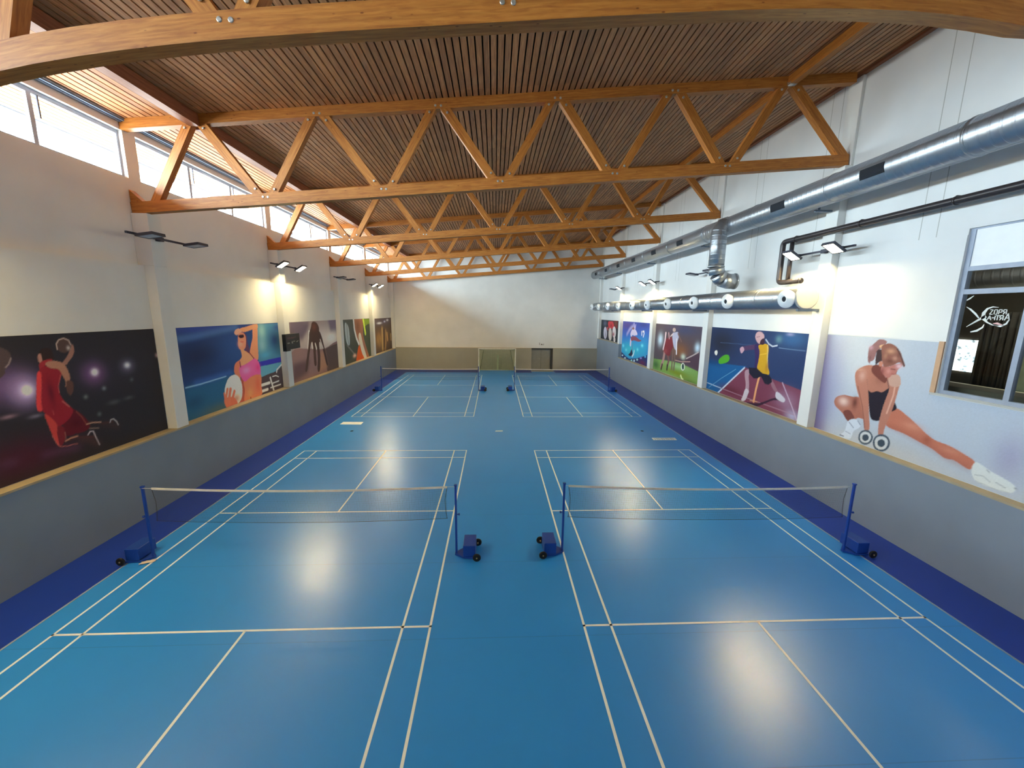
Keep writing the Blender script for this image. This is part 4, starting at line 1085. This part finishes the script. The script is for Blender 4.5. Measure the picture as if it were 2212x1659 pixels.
        ('Q',(44,56,104),[(2972,241),(2841,213),(2766,204),(2621,223),(2438,265),(2430,162),(2955,154)],0),
        ('B',(95,45,85),[(2513,208)],(68,19),1.0),
        ('P',(196,220,238),[(2900,214),(2902,211),(2908,208),(2917,206),(2927,206),(2934,207),(2937,210),(2935,213),(2928,216),(2919,218),(2910,218),(2903,216)],0),
        ('P',(200,224,240),[(2838,201),(2840,198),(2847,195),(2856,193),(2866,193),(2874,194),(2877,197),(2875,200),(2868,203),(2859,205),(2849,206),(2842,204)],0),
        ('P',(150,215,220),[(2700,198),(2701,194),(2706,189),(2714,187),(2722,187),(2729,190),(2732,194),(2731,199),(2725,203),(2718,205),(2709,205),(2703,203)],0),
        ('P',(196,220,238),[(2647,205),(2649,200),(2654,197),(2661,195),(2669,195),(2676,197),(2679,201),(2677,205),(2672,209),(2664,211),(2656,211),(2650,208)],0),
        ('P',(190,230,230),[(2591,218),(2592,215),(2598,212),(2606,210),(2614,210),(2620,211),(2623,214),(2622,218),(2616,221),(2608,223),(2600,223),(2594,221)],0),
        ('P',(140,130,200),[(2522,236),(2524,233),(2531,230),(2541,228),(2551,227),(2559,229),(2562,232),(2560,235),(2553,238),(2543,240),(2533,241),(2525,239)],0),
        ('P',(90,170,220),[(2455,254),(2456,249),(2461,246),(2468,244),(2475,244),(2481,246),(2484,250),(2483,255),(2478,258),(2471,260),(2463,260),(2458,257)],0),
        ('B',(130,228,248),[(2912,284)],(22,14),1.0),
        ('B',(130,232,248),[(2534,316)],(23,12),1.0),
        ('B',(120,232,240),[(2613,283)],(17,12),1.0),
        ('B',(120,220,235),[(2843,259)],(25,12),1.0),
        ('S',(188,180,222),[(2721,436),(2788,412),(2849,369)],15.5,1),
        ('S',(188,180,222),[(2710,450),(2690,414)],15.5,0),
        ('S',(190,180,220),[(2676,444),(2684,417)],11.6,0),
        ('S',(208,202,228),[(2756,337),(2757,306)],28.6,0),
        ('S',(92,146,186),[(2714,313),(2721,261)],22.0,0),
        ('P',(48,48,72),[(2730,272),(2703,244),(2735,225),(2789,230),(2754,248)],0),
        ('S',(196,220,230),[(2675,268),(2684,244),(2708,228)],16.2,0),
        ('P',(138,76,94),[(2757,358),(2668,366),(2594,351),(2552,349),(2598,336),(2695,338),(2743,331)],0),
        ('P',(208,198,228),[(2735,412),(2676,409),(2636,383),(2687,371),(2728,373),(2755,359),(2773,380)],0),
        ('P',(150,110,112),[(2698,418),(2700,415),(2708,411),(2719,410),(2731,410),(2739,413),(2743,417),(2741,421),(2733,424),(2722,425),(2710,425),(2702,422)],0),
        ('S',(215,205,235),[(2675,404),(2642,383)],14.6,0),
        ('S',(222,226,242),[(2558,404),(2552,383)],12.1,0),
        ('S',(222,226,242),[(2538,406),(2519,407),(2515,394),(2524,374)],12.0,0),
    ],
    'fans': [
        ('B',(44,54,62),[(3535,372)],(66,77),1.0),
        ('B',(104,108,130),[(3437,431)],(63,26),1.0),
        ('Q',(120,52,56),[(3205,461),(3081,464),(3078,400),(3176,406)],0),
        ('P',(206,70,76),[(3342,446),(3279,452),(3208,451),(3172,407),(3248,393),(3323,399)],0),
        ('B',(150,40,52),[(3253,420)],(28,14),1.0),
        ('P',(190,90,95),[(3379,404),(3338,400),(3323,376),(3365,382)],0),
        ('B',(110,90,70),[(3129,440)],(26,16),1.0),
        ('P',(206,202,222),[(3363,354),(3365,328),(3381,309),(3405,300),(3433,305),(3456,323),(3468,349),(3466,375),(3450,395),(3425,403),(3398,397),(3375,379)],0),
        ('B',(120,115,130),[(3408,335)],(15,32),1.0),
        ('P',(204,194,188),[(3217,351),(3219,325),(3233,305),(3257,297),(3283,302),(3305,320),(3317,345),(3315,372),(3300,392),(3276,400),(3250,394),(3229,376)],0),
        ('P',(222,212,216),[(3111,373),(3113,350),(3127,333),(3150,326),(3175,330),(3197,345),(3208,368),(3205,391),(3190,408),(3167,415),(3142,410),(3121,394)],0),
        ('B',(160,66,78),[(3175,353)],(30,18),1.0),
        ('P',(210,200,200),[(3114,315),(3115,304),(3123,296),(3136,292),(3150,294),(3161,301),(3167,311),(3165,322),(3157,330),(3144,334),(3130,332),(3119,325)],0),
        ('B',(60,40,48),[(3213,357)],(13,33),1.0),
        ('B',(60,45,50),[(3336,339)],(16,34),1.0),
    ],
}

def smooth(pts, n=4):
    if len(pts) < 4: return pts
    out = []; L = len(pts)
    for i in range(L):
        p0, p1, p2, p3 = (np.array(pts[(i+k_-1) % L], float) for k_ in range(4))
        for j in range(n):
            t = j/n; out.append(tuple(.5*((2*p1)+(p2-p0)*t+(2*p0-5*p1+4*p2-p3)*t*t+(3*p1-p0-3*p2+p3)*t**3)))
    return out
def inside(poly, Y, Z):
    r = np.zeros(Y.shape, bool); n = len(poly)
    for i in range(n):
        (y0, z0), (y1, z1) = poly[i], poly[(i+1) % n]
        if z0 == z1: continue
        c = ((z0 > Z) != (z1 > Z)) & (Y < (y1-y0)*(Z-z0)/(z1-z0)+y0); r ^= c
    return r
def blur(a, k_):
    for _ in range(2):
        for ax in (0, 1):
            p = np.pad(a, [(k_, k_) if q == ax else (0, 0) for q in (0, 1)], 'edge'); c = np.cumsum(p, axis=ax)
            c = np.concatenate([np.zeros_like(np.take(c, [0], ax)), c], ax); w = 2*k_+1
            a = (np.take(c, range(w, c.shape[ax]), ax)-np.take(c, range(0, c.shape[ax]-w), ax))/w
    return a
def poster(name_key, X, y0, y1, z0, z1, bg, label, gain, step, cut=None):
    ny, nz = int((y1-y0)/step)+1, int((z1-z0)/step)+1
    ys, zs = np.linspace(y0, y1, ny), np.linspace(z0, z1, nz); Y, Z = np.meshgrid(ys*100, zs*100)
    S = step*100
    img = np.ones((nz, ny, 3))*np.array(lin(bg))
    for sh in ART[name_key]:
        kd, c = sh[0], np.array(lin(sh[1]))
        if kd == 'B':
            (cy, cz), (rx, rz) = sh[2][0], sh[3]
            a = sh[4]*np.exp(-(((Y-cy)/rx)**2+((Z-cz)/rz)**2)*1.4)
        elif kd in 'PQ':
            pl = smooth(sh[2]) if kd == 'P' else sh[2]; a = np.zeros(Y.shape)
            for oy in (-.25, .25):
                for oz in (-.25, .25): a += inside(pl, Y+oy*S, Z+oz*S)*.25
            if sh[3]: a = blur(a, {1: 4, 2: 9, 3: 14}[sh[3]])
        else:
            pts, w = sh[2], sh[3]; d = np.full(Y.shape, 1e9)
            for (ay, az), (by, bz) in zip(pts, pts[1:]):
                L2 = (by-ay)**2+(bz-az)**2+1e-9
                t = np.clip(((Y-ay)*(by-ay)+(Z-az)*(bz-az))/L2, 0, 1)
                d = np.minimum(d, np.hypot(Y-ay-t*(by-ay), Z-az-t*(bz-az)))
            a = np.clip((w/2-d)/S+.5, 0, 1)
            if sh[4]: a = blur(a, 3)
        img = img*(1-a[..., None])+c*a[..., None]
    img = np.clip(img*np.array(gain), 0, .9)
    n_ = np.random.default_rng(3).normal(1, .02, img.shape[:2])[..., None]; img = np.clip(img*n_, 0, .92)
    s = -1 if X > 0 else 1                                # the front faces the hall
    yc, zc_ = (y0+y1)/2, z0
    vs = [(0, y-yc, z-zc_) for z in zs for y in ys]
    fs = []
    for j in range(nz-1):
        for i in range(ny-1):
            if cut and ys[i] < cut[0] and zs[j+1] > cut[1]: continue
            q = (j*ny+i, j*ny+i+1, (j+1)*ny+i+1, (j+1)*ny+i); fs.append(q if s > 0 else q[::-1])
    me = bpy.data.meshes.new('poster'); me.from_pydata(vs, [], fs)
    at = me.color_attributes.new('print', 'FLOAT_COLOR', 'POINT')
    at.data.foreach_set('color', np.concatenate([img.reshape(-1, 3), np.ones((ny*nz, 1))], 1).ravel())
    k = NT('poster_print'); ca = k.n('ShaderNodeVertexColor', layer_name='print')
    k.l(ca.outputs['Color'], k.b.inputs['Base Color']); k.b.inputs['Roughness'].default_value = .55; k.b.inputs['Specular IOR Level'].default_value = .12
    me.materials.append(k.m)
    o = bpy.data.objects.new('poster', me); o.location = (X, yc, zc_); COL.objects.link(o)
    md = o.modifiers.new('board', 'SOLIDIFY'); md.thickness = .012; md.offset = -1
    return tag(o, label, 'poster', 'sports posters between the pillars')
GL = (2.05, 2.05, 2.1); GR = (1.05, 1.02, .98)
XP, XQ = XLL+.014, XRR-.014
poster('basket', XP, 5.4, 11.04, 1.94, 4.68, (36, 34, 38), 'dark poster of a jumping basketball player in red with stadium lights', GL, .02)
poster('beach', XP, 11.50, 17.19, 1.94, 4.67, (34, 52, 92), 'blue poster of a woman in a pink top holding a volleyball', GL, .022)
poster('runner', XP, 17.65, 23.34, 1.94, 4.66, (122, 110, 110), 'brown grey poster of a sprinter crouching at the start', GL, .026)
poster('tennis', XP, 23.80, 29.49, 1.94, 4.64, (58, 62, 56), 'grey poster of a tennis player arm and racket with a green stripe', GL, .03)
poster('show', XP, 29.95, 35.58, 1.94, 4.60, (72, 60, 52), 'dark brown poster with golden figures, last on the left wall', GL, .03)
poster('stretch', XQ-.0, 5.2, 11.04, 1.94, 4.68, (180, 192, 210), 'pale poster of a woman stretching one leg over two dumbbells', GR, .018, (8.13, 3.56))
poster('badm', XQ, 11.50, 17.19, 1.94, 4.66, (44, 62, 104), 'dark blue poster of a badminton player in a yellow shirt on red court', GR, .022)
poster('rugby', XQ, 17.65, 23.34, 1.94, 4.63, (86, 76, 86), 'poster of running ball players in red and white over green grass', GR, .026)
poster('soccer', XQ, 23.80, 29.49, 1.94, 4.62, (66, 84, 176), 'bright blue poster of a footballer kicking a ball', GR, .028)
poster('fans', XQ, 29.95, 35.58, 2.95, 4.61, (52, 55, 62), 'small dark poster of people in red and white, last on the right wall', GR, .028)

# ------------------------------------------------------------------ light
wd = bpy.data.worlds.new('World'); SC.world = wd; wd.use_nodes = True
t = wd.node_tree; bgn = t.nodes['Background']
tcw = t.nodes.new('ShaderNodeTexCoord'); sx = t.nodes.new('ShaderNodeSeparateXYZ'); t.links.new(tcw.outputs['Generated'], sx.inputs[0])
rp = t.nodes.new('ShaderNodeValToRGB'); e = rp.color_ramp.elements
e[0].position = .45; e[0].color = (.17, .175, .175, 1); e[1].position = .51; e[1].color = (.54, .66, .75, 1)
for pos_, c_ in ((.575, (.52, .65, .75)), (.64, (.66, .86, 1.0))):
    q_ = e.new(pos_); q_.color = (*c_, 1)
mrw = t.nodes.new('ShaderNodeMapRange'); mrw.inputs[1].default_value = -1; mrw.inputs[2].default_value = 1
t.links.new(sx.outputs['Z'], mrw.inputs[0]); t.links.new(mrw.outputs[0], rp.inputs['Fac'])
t.links.new(rp.outputs['Color'], bgn.inputs['Color']); bgn.inputs['Strength'].default_value = 118.
for i, ((_, a), (b, _)) in enumerate(zip(piers, piers[1:])):
    ld_ = bpy.data.lights.new('window_portal', 'AREA'); ld_.shape = 'RECTANGLE'; ld_.size = .98; ld_.size_y = min(b, YB)-a-.1
    ld_.cycles.is_portal = True
    o = bpy.data.objects.new('window_portal', ld_); COL.objects.link(o)
    o.location = (-9.40, (a+min(b, YB))/2, 8.97); o.rotation_euler = (0, -math.pi/2, 0)   # its arrow points into the hall
ls = bpy.data.lights.new('side_room_fill', 'AREA'); ls.shape = 'DISK'; ls.size = 1.2; ls.energy = 110; ls.color = (1, .93, .8)  # added fill light without a fixture, brightens the side room and its duct
o = bpy.data.objects.new('side_room_fill', ls); COL.objects.link(o); o.location = (12.2, 8.2, 7.05)

# ------------------------------------------------------------------ camera (level fit of the court lines: 14 mm on a 36 mm sensor)
p, y_, r_ = .1796, .044, .0107
f = Vector((math.sin(y_)*math.cos(p), math.cos(y_)*math.cos(p), -math.sin(p))); rt = Vector((math.cos(y_), -math.sin(y_), 0)); up = rt.cross(f)
rt2 = rt*math.cos(r_)+up*math.sin(r_); up2 = up*math.cos(r_)-rt*math.sin(r_)
cd = bpy.data.cameras.new('camera'); cam = bpy.data.objects.new('camera', cd); COL.objects.link(cam)
mw = Matrix((( rt2.x, up2.x, -f.x, 0), (rt2.y, up2.y, -f.y, 0), (rt2.z, up2.z, -f.z, 5.2273), (0, 0, 0, 1)))
cam.matrix_world = mw; cd.sensor_width = 36; cd.lens = 860.92/2212*36; cd.clip_end = 200; cd.clip_start = .05
SC.camera = cam
SC.view_settings.view_transform = 'Standard'; SC.view_settings.look = 'None'; SC.view_settings.exposure = 0.; SC.view_settings.gamma = 1; SC.view_settings.use_curve_mapping = False
